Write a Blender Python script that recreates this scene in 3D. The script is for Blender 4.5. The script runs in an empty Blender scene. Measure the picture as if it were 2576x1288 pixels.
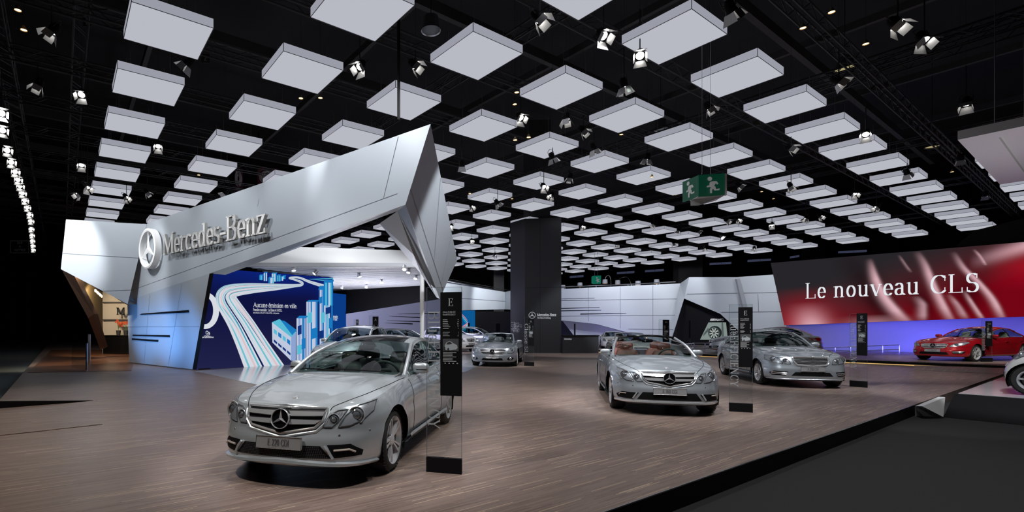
import bpy, bmesh, math, random
from mathutils import Vector, Matrix, geometry
from mathutils.bvhtree import BVHTree

random.seed(7)
SC = bpy.context.scene
COL = SC.collection
R = math.radians

# ------------------------------------------------------------------ camera
CX, HY, FC, EYE = 1038.0, 825.0, 1267.0, 1.5      # principal column, horizon row, focal length in pixels, eye height
F = 1333.0; S = FC / F                            # distances along the sight line are given in units of S metres
def P(px, py, D):
    return Vector(((px - CX) / F * D, D * S, EYE + (HY - py) / F * D))
def G(px, py, z=0.0):
    D = (EYE - z) * F / (py - HY)
    return Vector(((px - CX) / F * D, D * S, z))
def T(p):                                         # survey frame (turned and sheared) to the hall frame
    return Vector((p[0] + (1288.0 - CX) / F * p[1], p[1] * S, p[2]))
def on_plane(px, py, a, b, c):
    """where the sight line of a pixel meets the plane through three points"""
    n = (b - a).cross(c - a); o = Vector((0, 0, EYE)); d = P(px, py, 1) - o
    return o + d * ((a - o).dot(n) / d.dot(n))
cam = bpy.data.cameras.new('camera')
cam.sensor_width = 36.0
cam.lens = FC * 36.0 / 2576.0
cam.shift_y = (HY - 644.0) / 2576.0
cam.shift_x = (1288.0 - CX) / 2576.0
cam.clip_end = 300
cam_o = bpy.data.objects.new('camera', cam)
cam_o.location = (0, 0, EYE)
cam_o.rotation_euler = (R(90), 0, 0)
COL.objects.link(cam_o)
SC.camera = cam_o

# ------------------------------------------------------------------ world, exposure
w = bpy.data.worlds.new('hall_air'); SC.world = w
w.use_nodes = True
w.node_tree.nodes['Background'].inputs[0].default_value = (0.5, 0.55, 0.65, 1)
w.node_tree.nodes['Background'].inputs[1].default_value = 0.006
SC.view_settings.view_transform = 'Standard'
SC.view_settings.look = 'None'
SC.view_settings.exposure = 0.0
SC.view_settings.gamma = 1.0
SC.view_settings.use_curve_mapping = False
SC.cycles.max_bounces = 8
SC.cycles.transparent_max_bounces = 16
SC.cycles.sample_clamp_indirect = 4.0
SC.cycles.caustics_reflective = False
SC.cycles.caustics_refractive = False

# ------------------------------------------------------------------ stage lighting (profile spots hung in the rig, with some added fills)
COOL = (0.93, 0.96, 1.0); WHITE = (1, 0.97, 0.93); WARM = (1, 0.78, 0.5)
def spot(pos, target, power, cone, color=COOL, blend=0.4, radius=0.12):
    l = bpy.data.lights.new('spot_beam', 'SPOT')
    l.energy = power; l.spot_size = R(cone); l.spot_blend = blend; l.color = color; l.shadow_soft_size = radius
    o = bpy.data.objects.new('spot_beam', l); COL.objects.link(o)
    o.location = pos
    d = Vector(target) - Vector(pos)
    o.rotation_euler = d.to_track_quat('-Z', 'Y').to_euler()
    return o
def area(pos, target, power, sx, sy, color):
    l = bpy.data.lights.new('wash_light', 'AREA')
    l.shape = 'RECTANGLE'; l.size = sx; l.size_y = sy; l.energy = power; l.color = color
    o = bpy.data.objects.new('wash_light', l); COL.objects.link(o)
    o.location = pos
    d = Vector(target) - Vector(pos)
    o.rotation_euler = d.to_track_quat('-Z', 'Y').to_euler()
    return o
#      position             target              W     cone
for a in [
    ((-4.6, 2.6, 7.6), (-2.0, 6.0, .6), 1050, 30, COOL),      # nearest coupe, front
    ((1.2, 3.0, 7.6), (-1.8, 6.2, .6), 780, 30, COOL),
    ((-1.0, 9.5, 7.6), (-1.8, 7.4, .8), 440, 34, COOL),
    ((0.6, 5.6, 7.6), (2.7, 9.8, .6), 1100, 30, COOL),        # open cabriolet
    ((5.2, 6.6, 7.6), (2.8, 10.4, .6), 1000, 30, COOL),
    ((3.0, 13.5, 7.6), (2.8, 11.3, .8), 800, 34, COOL),
    ((4.6, 9.6, 7.6), (7.4, 14.0, .6), 1300, 30, COOL),       # grey saloon
    ((10.0, 10.6, 7.6), (7.5, 14.6, .6), 1100, 30, COOL),
    ((-3.0, 16.5, 7.6), (-.7, 21.6, .5), 1300, 26, COOL),     # roadster
    ((2.4, 17.5, 7.6), (-.6, 22.0, .5), 1200, 26, COOL),
    ((-4.5, 12.5, 7.4), (-5.2, 16.6, .6), 900, 30, COOL),     # compact car on the stage
    ((13.0, 16.0, 7.6), (18.6, 22.4, .5), 1900, 26, WHITE),   # red saloon
    ((19.0, 15.5, 7.6), (19.4, 22.0, .5), 1700, 28, WHITE),
    ((8.4, 7.6, 7.4), (10.4, 10.8, .4), 1500, 34, COOL),       # little white car
    ((-15.7, 17.2, 7.7), (-13.6, 20.2, 4.4), 330, 80, COOL),  # portal fascia, lit steeply from the front truss
    ((-12.8, 14.8, 7.7), (-10.6, 17.8, 4.4), 430, 80, COOL),
    ((-9.7, 12.4, 7.7), (-7.6, 15.4, 4.4), 540, 80, COOL),
    ((-6.4, 9.8, 7.7), (-4.4, 12.8, 4.6), 800, 80, COOL),
    ((-4.2, 7.8, 7.7), (-2.2, 11.0, 4.8), 700, 70, COOL),
    ((-17.6, 14.5, 7.7), (-17.6, 20.0, 5.0), 5200, 34, COOL), # white blade left of the portal
    ((-14.5, 14.5, 7.7), (-15.6, 20.2, 4.0), 1500, 60, COOL),
    ((3.0, 10.0, 7.7), (-1.8, 14.5, 4.0), 2600, 40, COOL),    # return of the portal
    ((5.5, 48.0, 7.6), (6.2, 54.5, 3.6), 950, 100, COOL),    # big slotted wall
    ((9.6, 46.5, 7.6), (10.4, 52.5, 3.6), 950, 100, COOL),
    ((13.0, 44.0, 7.6), (14.0, 50.0, 3.6), 850, 100, COOL),
    ((14.5, 36.0, 7.6), (16.5, 43.5, 4.2), 1500, 70, COOL),
    ((18.0, 34.0, 7.6), (19.6, 41.5, 4.2), 1200, 70, COOL),
    ((-3.0, 46.0, 7.6), (-5.0, 53.0, 4.6), 2600, 80, COOL),   # far white band
    ((1.0, 52.0, 7.6), (-2.0, 57.5, 4.6), 2300, 80, COOL),
    ((-6.6, 20.5, 7.4), (-6.6, 19.6, 4.4), 350, 90, COOL),    # stage roof fascia
    ((-2.0, 12.0, 7.6), (-1.6, 15.0, 0), 800, 80, WHITE),      # floor pools, plus added soft fill to even out the floor
    ((5.0, 18.0, 7.6), (4.2, 20.0, 0), 900, 60, WHITE),
    ((-5.0, 3.0, 7.6), (-5.2, 5.0, 0), 520, 80, WARM),
    ((2.4, 4.0, 7.6), (1.8, 5.2, 0), 650, 95, WHITE),
    ((-5.6, 10.0, 7.6), (-5.6, 10.5, 0), 500, 90, WHITE),
    ((6.0, 8.0, 7.6), (5.6, 8.2, 0), 420, 90, WHITE),
    ((1.0, 9.0, 7.6), (.6, 9.0, 0), 420, 90, WHITE),
    ((-5.5, 6.0, 7.7), (-9.6, 16.4, 4.5), 1500, 26, COOL),
    ((-8.5, 9.0, 7.6), (-8.5, 9.5, 0), 520, 70, WHITE),
    ((9.5, 19.0, 7.6), (10.0, 19.5, 0), 800, 70, WHITE),
    ((4.5, 28.0, 7.6), (4.0, 30.0, 1.5), 1000, 60, COOL),
    ((-6.0, 27.0, 7.6), (-6.0, 30.5, .5), 1800, 44, COOL),    # cars at the back
    ((0.0, 29.0, 7.6), (-2.6, 34.0, .5), 1500, 44, COOL),
    ((7.0, 24.0, 7.6), (6.5, 36.0, .5), 3000, 40, COOL),
    ((13.5, 18.5, 7.6), (12.0, 23.0, .5), 1200, 40, COOL),
]:
    spot(T(a[0]), T(a[1]), *a[2:5], radius=.3 if a[3] > 55 else .12)
for a in (((-12.3, 18.2, .55), (-10.6, 20.3, 1.3)), ((-10.6, 16.8, .55), (-9.2, 19.0, 1.3)), ((-8.9, 15.2, .55), (-7.9, 18.0, 1.2))):      # blue wash lights at the portal foot
    spot(a[0], a[1], 420, 72, (.15, .42, 1), 1.0)
spot(T((5.0, 6.5, 7.6)), T((7.9, 10.2, 0)), 500, 30)  # added spot that brightens the white corner wedge
# coloured wash lights on the floor behind the turntable platform and inside the stage, plus two added uplights
area(T((18.3, 29.6, .35)), T((19.8, 33.2, 2.0)), 130, 9, .25, (.10, .10, 1))
area(T((22.6, 25.2, .35)), T((24.6, 28.2, 1.8)), 90, 7, .25, (.12, .10, 1))
area(T((12.2, 11.4, .22)), T((12.4, 11.6, 6)), 90, 2.0, 1.2, (1, .93, .97))  # added unseen uplight that brightens the canopy underside
area(T((-7.2, 25.5, .3)), T((-7.0, 25.0, 4)), 420, 4, 3, (.9, .9, 1))  # added unseen uplight, stands in for screen glow and bounce on the soffit
area(T((-8.5, 33.5, 3.6)), T((-8.0, 39.0, 1.8)), 420, 8, .4, (.62, .60, 1))
area(T((5.5, 46.0, .3)), T((6.0, 52.0, 1.5)), 120, 5, .3, (.3, .3, 1))

# ------------------------------------------------------------------ materials
MATS = {}
def lin(c):
    return tuple(((v / 255.0) / 12.92 if v <= 10 else (((v / 255.0) + .055) / 1.055) ** 2.4) for v in c)
def mat(name, color, rough=.5, metal=0.0, emis=None, strength=1.0, coat=0.0, spec=.5):
    if name in MATS: return MATS[name]
    m = bpy.data.materials.new(name); m.use_nodes = True
    b = m.node_tree.nodes['Principled BSDF']
    b.inputs['Base Color'].default_value = (*color, 1)
    b.inputs['Roughness'].default_value = rough
    b.inputs['Metallic'].default_value = metal
    b.inputs['Coat Weight'].default_value = coat
    b.inputs['Coat Roughness'].default_value = .04
    b.inputs['Specular IOR Level'].default_value = spec
    if emis:
        b.inputs['Emission Color'].default_value = (*emis, 1)
        b.inputs['Emission Strength'].default_value = strength
    MATS[name] = m
    return m
def glow(name, color, strength=1.0):
    if name in MATS: return MATS[name]
    m = bpy.data.materials.new(name); m.use_nodes = True
    nt = m.node_tree; nt.nodes.clear()
    e = nt.nodes.new('ShaderNodeEmission'); o = nt.nodes.new('ShaderNodeOutputMaterial')
    e.inputs[0].default_value = (*color, 1); e.inputs[1].default_value = strength
    nt.links.new(e.outputs[0], o.inputs[0]); MATS[name] = m
    return m
def glass(name, tint, r0=.05, k=.75):
    """thin glass: tinted see-through with a Schlick mirror term that is the same from both sides"""
    m = bpy.data.materials.new(name); m.use_nodes = True
    nt = m.node_tree; nt.nodes.clear(); N = nt.nodes.new; L = nt.links.new
    t = N('ShaderNodeBsdfTransparent'); g = N('ShaderNodeBsdfGlossy'); mx = N('ShaderNodeMixShader'); o = N('ShaderNodeOutputMaterial')
    t.inputs[0].default_value = (*tint, 1); g.inputs['Roughness'].default_value = 0.0
    ge = N('ShaderNodeNewGeometry'); d = N('ShaderNodeVectorMath'); d.operation = 'DOT_PRODUCT'
    L(ge.outputs['Normal'], d.inputs[0]); L(ge.outputs['Incoming'], d.inputs[1])
    ab = N('ShaderNodeMath'); ab.operation = 'ABSOLUTE'; L(d.outputs['Value'], ab.inputs[0])
    iv = N('ShaderNodeMath'); iv.operation = 'SUBTRACT'; iv.inputs[0].default_value = 1; L(ab.outputs[0], iv.inputs[1])
    pw_ = N('ShaderNodeMath'); pw_.operation = 'POWER'; pw_.inputs[1].default_value = 5; L(iv.outputs[0], pw_.inputs[0])
    ma = N('ShaderNodeMath'); ma.operation = 'MULTIPLY_ADD'; ma.inputs[1].default_value = k; ma.inputs[2].default_value = r0; L(pw_.outputs[0], ma.inputs[0])
    L(ma.outputs[0], mx.inputs[0]); L(t.outputs[0], mx.inputs[1]); L(g.outputs[0], mx.inputs[2]); L(mx.outputs[0], o.inputs[0])
    MATS[name] = m
    return m
def vcol_glow(name, strength=1.0):
    m = bpy.data.materials.new(name); m.use_nodes = True
    nt = m.node_tree; nt.nodes.clear()
    a = nt.nodes.new('ShaderNodeAttribute'); a.attribute_name = 'picture'
    e = nt.nodes.new('ShaderNodeEmission'); o = nt.nodes.new('ShaderNodeOutputMaterial')
    e.inputs[1].default_value = strength
    nt.links.new(a.outputs['Color'], e.inputs[0]); nt.links.new(e.outputs[0], o.inputs[0])
    return m
def paint(name, color, metal=.55, rough=.32):
    """metallic car paint: fine flake noise under a clear coat"""
    m = mat(name, color, rough, metal, coat=1.0)
    nt = m.node_tree; b = nt.nodes['Principled BSDF']
    n = nt.nodes.new('ShaderNodeTexNoise'); n.inputs['Scale'].default_value = 900
    tc = nt.nodes.new('ShaderNodeTexCoord'); mr = nt.nodes.new('ShaderNodeMapRange')
    mr.inputs[3].default_value = rough - .06; mr.inputs[4].default_value = rough + .06
    nt.links.new(tc.outputs['Object'], n.inputs['Vector']); nt.links.new(n.outputs[0], mr.inputs[0]); nt.links.new(mr.outputs[0], b.inputs['Roughness'])
    return m
def brushed(name, color, rough=.38, metal=.25):
    """aluminium composite cladding with a fine brushed grain"""
    m = mat(name, color, rough, metal)
    nt = m.node_tree; b = nt.nodes['Principled BSDF']
    tc = nt.nodes.new('ShaderNodeTexCoord'); mp = nt.nodes.new('ShaderNodeMapping'); n = nt.nodes.new('ShaderNodeTexNoise')
    mp.inputs['Scale'].default_value = (1.2, 1.2, 60); n.inputs['Scale'].default_value = 2.0
    mr = nt.nodes.new('ShaderNodeMapRange'); mr.inputs[3].default_value = rough - .07; mr.inputs[4].default_value = rough + .1
    nt.links.new(tc.outputs['Object'], mp.inputs[0]); nt.links.new(mp.outputs[0], n.inputs['Vector'])
    nt.links.new(n.outputs[0], mr.inputs[0]); nt.links.new(mr.outputs[0], b.inputs['Roughness'])
    return m
TH = 0.6081                                    # the stand's grid is turned this far from the line of sight
U = Vector((-math.sin(TH), math.cos(TH), 0)); V = Vector((math.cos(TH), math.sin(TH), 0))
def parquet(name, dark, light, pale, rough=.38):
    m = mat(name, dark, rough)
    nt = m.node_tree; b = nt.nodes['Principled BSDF']; L = nt.links.new
    tc = nt.nodes.new('ShaderNodeTexCoord'); mp = nt.nodes.new('ShaderNodeMapping')
    mp.inputs['Rotation'].default_value = (0, 0, -(R(90) - TH) + 0.0)
    mp.inputs['Rotation'].default_value = (0, 0, -TH)
    L(tc.outputs['Object'], mp.inputs[0])
    def bricks(w_, h_, bias):
        k = nt.nodes.new('ShaderNodeTexBrick')
        k.inputs['Scale'].default_value = 1.0; k.inputs['Brick Width'].default_value = w_; k.inputs['Row Height'].default_value = h_
        k.inputs['Mortar Size'].default_value = 0.0; k.inputs['Bias'].default_value = bias
        k.inputs['Color1'].default_value = (0, 0, 0, 1); k.inputs['Color2'].default_value = (1, 1, 1, 1)
        k.offset = 0.0
        # every row of strips starts at its own random place
        sp = nt.nodes.new('ShaderNodeSeparateXYZ'); L(mp.outputs[0], sp.inputs[0])
        dv = nt.nodes.new('ShaderNodeMath'); dv.operation = 'DIVIDE'; dv.inputs[1].default_value = h_; L(sp.outputs['Y'], dv.inputs[0])
        fl = nt.nodes.new('ShaderNodeMath'); fl.operation = 'FLOOR'; L(dv.outputs[0], fl.inputs[0])
        wn = nt.nodes.new('ShaderNodeTexWhiteNoise'); wn.noise_dimensions = '1D'; L(fl.outputs[0], wn.inputs['W'])
        sh = nt.nodes.new('ShaderNodeMath'); sh.operation = 'MULTIPLY_ADD'; sh.inputs[1].default_value = 9.0; L(wn.outputs['Value'], sh.inputs[0]); L(sp.outputs['X'], sh.inputs[2])
        cb = nt.nodes.new('ShaderNodeCombineXYZ'); L(sh.outputs[0], cb.inputs['X']); L(sp.outputs['Y'], cb.inputs['Y'])
        L(cb.outputs[0], k.inputs['Vector']); return k
    k1 = bricks(.42, .014, 0.0); k2 = bricks(.55, .010, 0.0)
    n = nt.nodes.new('ShaderNodeTexNoise'); n.inputs['Scale'].default_value = 3.0; n.inputs['Detail'].default_value = 4
    mp2 = nt.nodes.new('ShaderNodeMapping'); mp2.inputs['Scale'].default_value = (.5, 14, 1); L(mp.outputs[0], mp2.inputs[0]); L(mp2.outputs[0], n.inputs['Vector'])
    cr = nt.nodes.new('ShaderNodeMix'); cr.data_type = 'RGBA'
    cr.inputs['A'].default_value = (*dark, 1); cr.inputs['B'].default_value = (*light, 1)
    ad = nt.nodes.new('ShaderNodeMath'); ad.operation = 'MULTIPLY_ADD'; ad.inputs[1].default_value = .55
    sb = nt.nodes.new('ShaderNodeMath'); sb.operation = 'MULTIPLY'; sb.inputs[1].default_value = .5
    L(n.outputs[0], sb.inputs[0]); L(k1.outputs['Color'], ad.inputs[0]); L(sb.outputs[0], ad.inputs[2]); L(ad.outputs[0], cr.inputs['Factor'])
    th = nt.nodes.new('ShaderNodeMapRange'); th.inputs[1].default_value = .945; th.inputs[2].default_value = .96
    L(k2.outputs['Color'], th.inputs[0])
    c2 = nt.nodes.new('ShaderNodeMix'); c2.data_type = 'RGBA'; c2.inputs['B'].default_value = (*pale, 1)
    L(th.outputs[0], c2.inputs['Factor']); L(cr.outputs['Result'], c2.inputs['A']); L(c2.outputs['Result'], b.inputs['Base Color'])
    return m
M = dict(
    floor=parquet('parquet', (.125, .087, .073), (.29, .215, .185), (.46, .35, .26)),
    lounge_floor=parquet('lounge_parquet', (.09, .035, .02), (.2, .09, .05), (.3, .16, .09), .3),
    carpet=mat('black_carpet', (.018, .019, .02), .95),
    grey_carpet=mat('grey_carpet', (.10, .12, .125), .95),
    black=mat('black_matt', (.006, .006, .007), .6, spec=.12),
    black_gloss=mat('black_gloss', (.006, .006, .007), .12, spec=.5),
    roof_glass=mat('dark_roof_glass', (.004, .004, .005), .12, spec=.2),
    black_panel=mat('black_cladding', (.03, .032, .036), .45),
    dark=mat('dark_grey', (.03, .03, .032), .6),
    rubber=mat('tyre_rubber', (.012, .012, .012), .75),
    steel=mat('truss_steel', (.009, .009, .01), .6, .1),
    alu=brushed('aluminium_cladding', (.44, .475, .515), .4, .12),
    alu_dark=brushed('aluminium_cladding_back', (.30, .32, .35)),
    seam=mat('panel_joint', (.16, .17, .19), .6),
    white=mat('white_lacquer', (.78, .78, .78), .4),
    white_gloss=mat('white_gloss_floor', (.55, .55, .57), .12),
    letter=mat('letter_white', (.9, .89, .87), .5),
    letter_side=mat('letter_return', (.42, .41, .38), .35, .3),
    chrome=mat('chrome', (.84, .85, .87), .13, .72),
    chrome_dull=mat('satin_chrome', (.62, .63, .65), .25, 1.0),
    rim=mat('alloy', (.70, .71, .73), .25, .55),
    lamp_inner=mat('lamp_reflector', (.42, .44, .47), .25, .55),
    lamp_dark=mat('lamp_bezel', (.16, .17, .18), .2, .5),
    lens=mat('lamp_lens', (.25, .27, .3), .03, .6, coat=1),
    led=mat('running_light', (.50, .44, .39), .25, .2),
    tail=mat('tail_lamp_red', (.45, .01, .015), .15, coat=1),
    plate=mat('number_plate', (.42, .42, .43), .35, .4),
    plate_text=mat('plate_text', (.05, .05, .055), .5),
    grille=mat('grille_black', (.01, .01, .011), .3),
    interior=mat('interior_grey', (.10, .105, .11), .6),
    leather_red=mat('red_leather', (.22, .06, .045), .42),
    leather_dark=mat('dark_leather', (.05, .05, .055), .45),
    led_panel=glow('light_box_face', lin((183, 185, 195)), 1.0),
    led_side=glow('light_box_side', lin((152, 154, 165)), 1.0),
    lens_on=glow('lamp_on', (1, .97, .92), 14.0),
    lens_warm=glow('lamp_warm', (1, .62, .25), 5.0),
    flap=mat('barn_door', (.5, .5, .5), .35, .5),
    gold=mat('gold_panel', (.30, .22, .11), .4, .3),
    brown=mat('brown_panel', (.06, .035, .025), .4),
    cream=mat('cream_panel', (.55, .49, .41), .5),
    exit_green=mat('exit_green', (.0, .045, .022), .4, emis=(0, .05, .025), strength=.45),
    exit_white=mat('exit_white', (.4, .4, .4), .5, emis=(.3, .3, .3), strength=.35),
    soffit=mat('soffit_white', (.6, .61, .65), .4),
    wire=mat('steel_wire', (.25, .25, .26), .4, .8),
    roof=mat('hall_roof', (.006, .006, .007), .8),
    beam=mat('hall_beam', (.035, .032, .032), .7),
    silver=paint('paint_silver', (.54, .585, .62)),
    steel_grey=paint('paint_steel', (.42, .46, .50)),
    dark_grey=paint('paint_grey', (.33, .36, .40)),
    red=paint('paint_red', (.42, .006, .014), .35, .28),
    car_white=paint('paint_white', (.74, .74, .73), .05, .35),
    car_glass=glass('car_glass', (.50, .60, .58), .07),
    lamp_glass=glass('lamp_glass', (.95, .96, .97), .04),
    clear=glass('clear_glass', (.95, .97, .97), .035),
    frost=mat('frosted_letters', (.42, .44, .46), .6),
    gold_led=glow('gold_strip', (1, .62, .22), .8),
    shade=mat('lamp_shade', (.32, .33, .38), .7),
    shade_in=glow('lamp_shade_glow', (1, .6, .28), 1.2),
    purple=mat('poster_plum', (.10, .02, .045), .6), maroon=mat('poster_maroon', (.13, .02, .03), .6),
    poster_white=mat('poster_white', (.55, .50, .50), .6),
    orchid=mat('orchid_orange', (.62, .10, .03), .5), stem=mat('orchid_stem', (.1, .2, .05), .5),
)

# ------------------------------------------------------------------ mesh builder
class MB:
    def __init__(s): s.v = []; s.f = []; s.m = []; s.cm = 0; s.col = None
    def add(s, vs, fs):
        o = len(s.v); s.v += [Vector(p) for p in vs]
        for f in fs: s.f.append([i + o for i in f]); s.m.append(s.cm)
        return o
    def poly(s, pts): s.add(pts, [list(range(len(pts)))]); return s
    def obox(s, o, a, b, c):
        o, a, b, c = Vector(o), Vector(a), Vector(b), Vector(c)
        s.add([o, o+a, o+a+b, o+b, o+c, o+a+c, o+a+b+c, o+b+c], [[0,3,2,1],[4,5,6,7],[0,1,5,4],[1,2,6,5],[2,3,7,6],[3,0,4,7]]); return s
    def box(s, c, sx, sy, sz, rz=0):
        a = Vector((math.cos(rz), math.sin(rz), 0)) * sx; b = Vector((-math.sin(rz), math.cos(rz), 0)) * sy; h = Vector((0, 0, sz))
        return s.obox(Vector(c) - a/2 - b/2 - h/2, a, b, h)
    def prism(s, pts, vec):
        n = len(pts); pts = [Vector(p) for p in pts]; vec = Vector(vec)
        s.add(pts + [p + vec for p in pts], [list(range(n-1, -1, -1)), list(range(n, 2*n))] + [[i, (i+1) % n, n + (i+1) % n, n + i] for i in range(n)]); return s
    def tube(s, path, r, n=8, closed=False):
        path = [Vector(p) for p in path]; k = len(path)
        rs = r if isinstance(r, (list, tuple)) else [r] * k
        vs = []; up0 = None
        for i, p in enumerate(path):
            t = (path[(i+1) % k] if (closed or i < k-1) else p) - (path[i-1] if (closed or i > 0) else p)
            if t.length < 1e-9: t = Vector((0, 0, 1))
            t.normalize()
            if up0 is None:
                up0 = Vector((0, 0, 1)) if abs(t.z) < .9 else Vector((1, 0, 0))
            x = t.cross(up0)
            if x.length < 1e-4: x = t.cross(Vector((0, 1, 0)))
            x.normalize(); y = x.cross(t); up0 = y
            for j in range(n):
                a = 2 * math.pi * j / n
                vs.append(p + (x * math.cos(a) + y * math.sin(a)) * rs[i])
        fs = []
        for i in range(k if closed else k - 1):
            for j in range(n):
                a, b = i * n + j, i * n + (j+1) % n; i2 = (i+1) % k
                fs.append([a, b, i2 * n + (j+1) % n, i2 * n + j])
        if not closed: fs += [list(range(n-1, -1, -1)), [(k-1)*n + j for j in range(n)]]
        s.add(vs, fs); return s
    def lathe(s, prof, o, ax, n=32, a0=0, a1=None, cap=False):
        """prof = [(radius, height along ax)]"""
        ax = Vector(ax).normalized(); o = Vector(o)
        x = ax.cross(Vector((0, 0, 1)) if abs(ax.z) < .9 else Vector((1, 0, 0))).normalized(); y = ax.cross(x)
        full = a1 is None; m = n if full else n + 1
        vs = []
        for r, h in prof:
            for j in range(m):
                a = (2 * math.pi * j / n) if full else a0 + (a1 - a0) * j / n
                vs.append(o + ax * h + (x * math.cos(a) + y * math.sin(a)) * r)
        fs = []
        for i in range(len(prof) - 1):
            for j in range(n):
                j2 = (j+1) % m
                fs.append([i*m + j, i*m + j2, (i+1)*m + j2, (i+1)*m + j])
        if cap: fs += [list(range(m-1, -1, -1)), [(len(prof)-1)*m + j for j in range(m)]]
        s.add(vs, fs); return s
    def grid(s, fn, nu, nv, keep=None, flip=False):
        vs = [fn(i / nu, j / nv) for i in range(nu+1) for j in range(nv+1)]
        fs = []
        for i in range(nu):
            for j in range(nv):
                if keep is None or keep(i, j):
                    q = [i*(nv+1)+j, (i+1)*(nv+1)+j, (i+1)*(nv+1)+j+1, i*(nv+1)+j+1]
                    fs.append(q[::-1] if flip else q)
        s.add(vs, fs); return s
    def blob(s, c, sx, sy, sz, e=.45, mtx=None, n=14):
        """rounded box (superquadric)"""
        def pw(a): return math.copysign(abs(a) ** e, a)
        c = Vector(c); vs = []; fs = []; k = n * 2
        for i in range(n + 1):
            th = -math.pi/2 + math.pi * i / n
            for j in range(k):
                ph = 2 * math.pi * j / k
                p = Vector((sx/2 * pw(math.cos(th)) * pw(math.cos(ph)), sy/2 * pw(math.cos(th)) * pw(math.sin(ph)), sz/2 * pw(math.sin(th))))
                vs.append(c + (mtx @ p if mtx else p))
        for i in range(n):
            for j in range(k):
                fs.append([i*k+j, i*k+(j+1) % k, (i+1)*k+(j+1) % k, (i+1)*k+j])
        s.add(vs, fs); return s
    def mirror_y(s):
        n = len(s.v); s.v += [Vector((p.x, -p.y, p.z)) for p in s.v]
        s.f += [[i + n for i in f[::-1]] for f in s.f]; s.m += s.m[:]; return s
    def flipped_y(s):
        s.v = [Vector((p.x, -p.y, p.z)) for p in s.v]; s.f = [f[::-1] for f in s.f]; return s
    def build(s, name, mats, parent=None, world=False, angle=35, smooth=True, weld=False):
        me = bpy.data.meshes.new(name)
        vs = s.v
        if world and parent is not None:
            inv = (Matrix.Translation(parent.location) @ Matrix.Rotation(parent.rotation_euler.z, 4, 'Z')).inverted()
            vs = [inv @ p for p in vs]
        me.from_pydata([tuple(p) for p in vs], [], s.f)
        if not isinstance(mats, (list, tuple)): mats = [mats]
        for m in mats: me.materials.append(m)
        if len(mats) > 1: me.polygons.foreach_set('material_index', s.m)
        if weld:
            bm = bmesh.new(); bm.from_mesh(me); bmesh.ops.remove_doubles(bm, verts=bm.verts, dist=.0004); bm.to_mesh(me); bm.free()
        if s.col:
            ca = me.color_attributes.new('picture', 'FLOAT_COLOR', 'POINT')
            for i, c in enumerate(s.col): ca.data[i].color = (*c, 1)
        if smooth:
            me.shade_smooth(); me.set_sharp_from_angle(angle=R(angle))
        me.update()
        o = bpy.data.objects.new(name, me); COL.objects.link(o)
        if parent is not None: o.parent = parent
        return o
def build_parts(mb, name, mats, parent, key=lambda c: c.y > 0, **kw):
    """one mesh object per side (or per key), so that a left and a right part stay two parts"""
    groups = {}
    for f in mb.f:
        c = sum((mb.v[i] for i in f), Vector()) / len(f); groups.setdefault(key(c), []).append(f)
    for k in sorted(groups):
        q = MB(); ix = {}
        for f in groups[k]:
            g = []
            for i in f:
                if i not in ix: ix[i] = len(q.v); q.v.append(mb.v[i])
                g.append(ix[i])
            q.f.append(g); q.m.append(0)
        q.build(name, mats, parent, **kw)
def tag(o, label=None, cat=None, group=None, kind=None):
    if label: o['label'] = label
    if cat: o['category'] = cat
    if group: o['group'] = group
    if kind: o['kind'] = kind
    return o
def empty(name, loc, rz=0, label=None, cat=None, group=None):
    o = bpy.data.objects.new(name, None); COL.objects.link(o)
    o.location = loc; o.rotation_euler = (0, 0, rz); o.empty_display_size = .2
    return tag(o, label, cat, group)
def structure(o): o['kind'] = 'structure'; return o
def copy_tree(o, parent=None):
    c = o.copy(); COL.objects.link(c); c.parent = parent
    for ch in list(o.children): copy_tree(ch, c)
    return c
def catmull(pts, k=8, closed=False):
    pts = [Vector(p) for p in pts]; n = len(pts); out = []
    for i in range(n if closed else n - 1):
        p1, p2 = pts[i], pts[(i+1) % n]
        p0 = pts[i-1] if (closed or i > 0) else p1 * 2 - p2
        p3 = pts[(i+2) % n] if (closed or i < n-2) else p2 * 2 - p1
        for j in range(k):
            t = j / k
            out.append(.5 * ((2*p1) + (p2-p0)*t + (2*p0-5*p1+4*p2-p3)*t*t + (3*p1-p0-3*p2+p3)*t**3))
    if not closed: out.append(pts[-1])
    return out
def curve1(pts):
    """smooth 1-D function through (x, y) points (monotone cubic)"""
    xs = [p[0] for p in pts]; ys = [p[1] for p in pts]; n = len(xs)
    d = [(ys[i+1]-ys[i]) / (xs[i+1]-xs[i]) for i in range(n-1)]
    m = [d[0]] + [0 if d[i-1]*d[i] <= 0 else 2*d[i-1]*d[i]/(d[i-1]+d[i]) for i in range(1, n-1)] + [d[-1]]
    def f(x):
        if x <= xs[0]: return ys[0]
        if x >= xs[-1]: return ys[-1]
        i = max(j for j in range(n-1) if xs[j] <= x)
        h = xs[i+1]-xs[i]; t = (x-xs[i])/h
        return (2*t**3-3*t*t+1)*ys[i] + (t**3-2*t*t+t)*h*m[i] + (3*t*t-2*t**3)*ys[i+1] + (t**3-t*t)*h*m[i+1]
    return f

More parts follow.
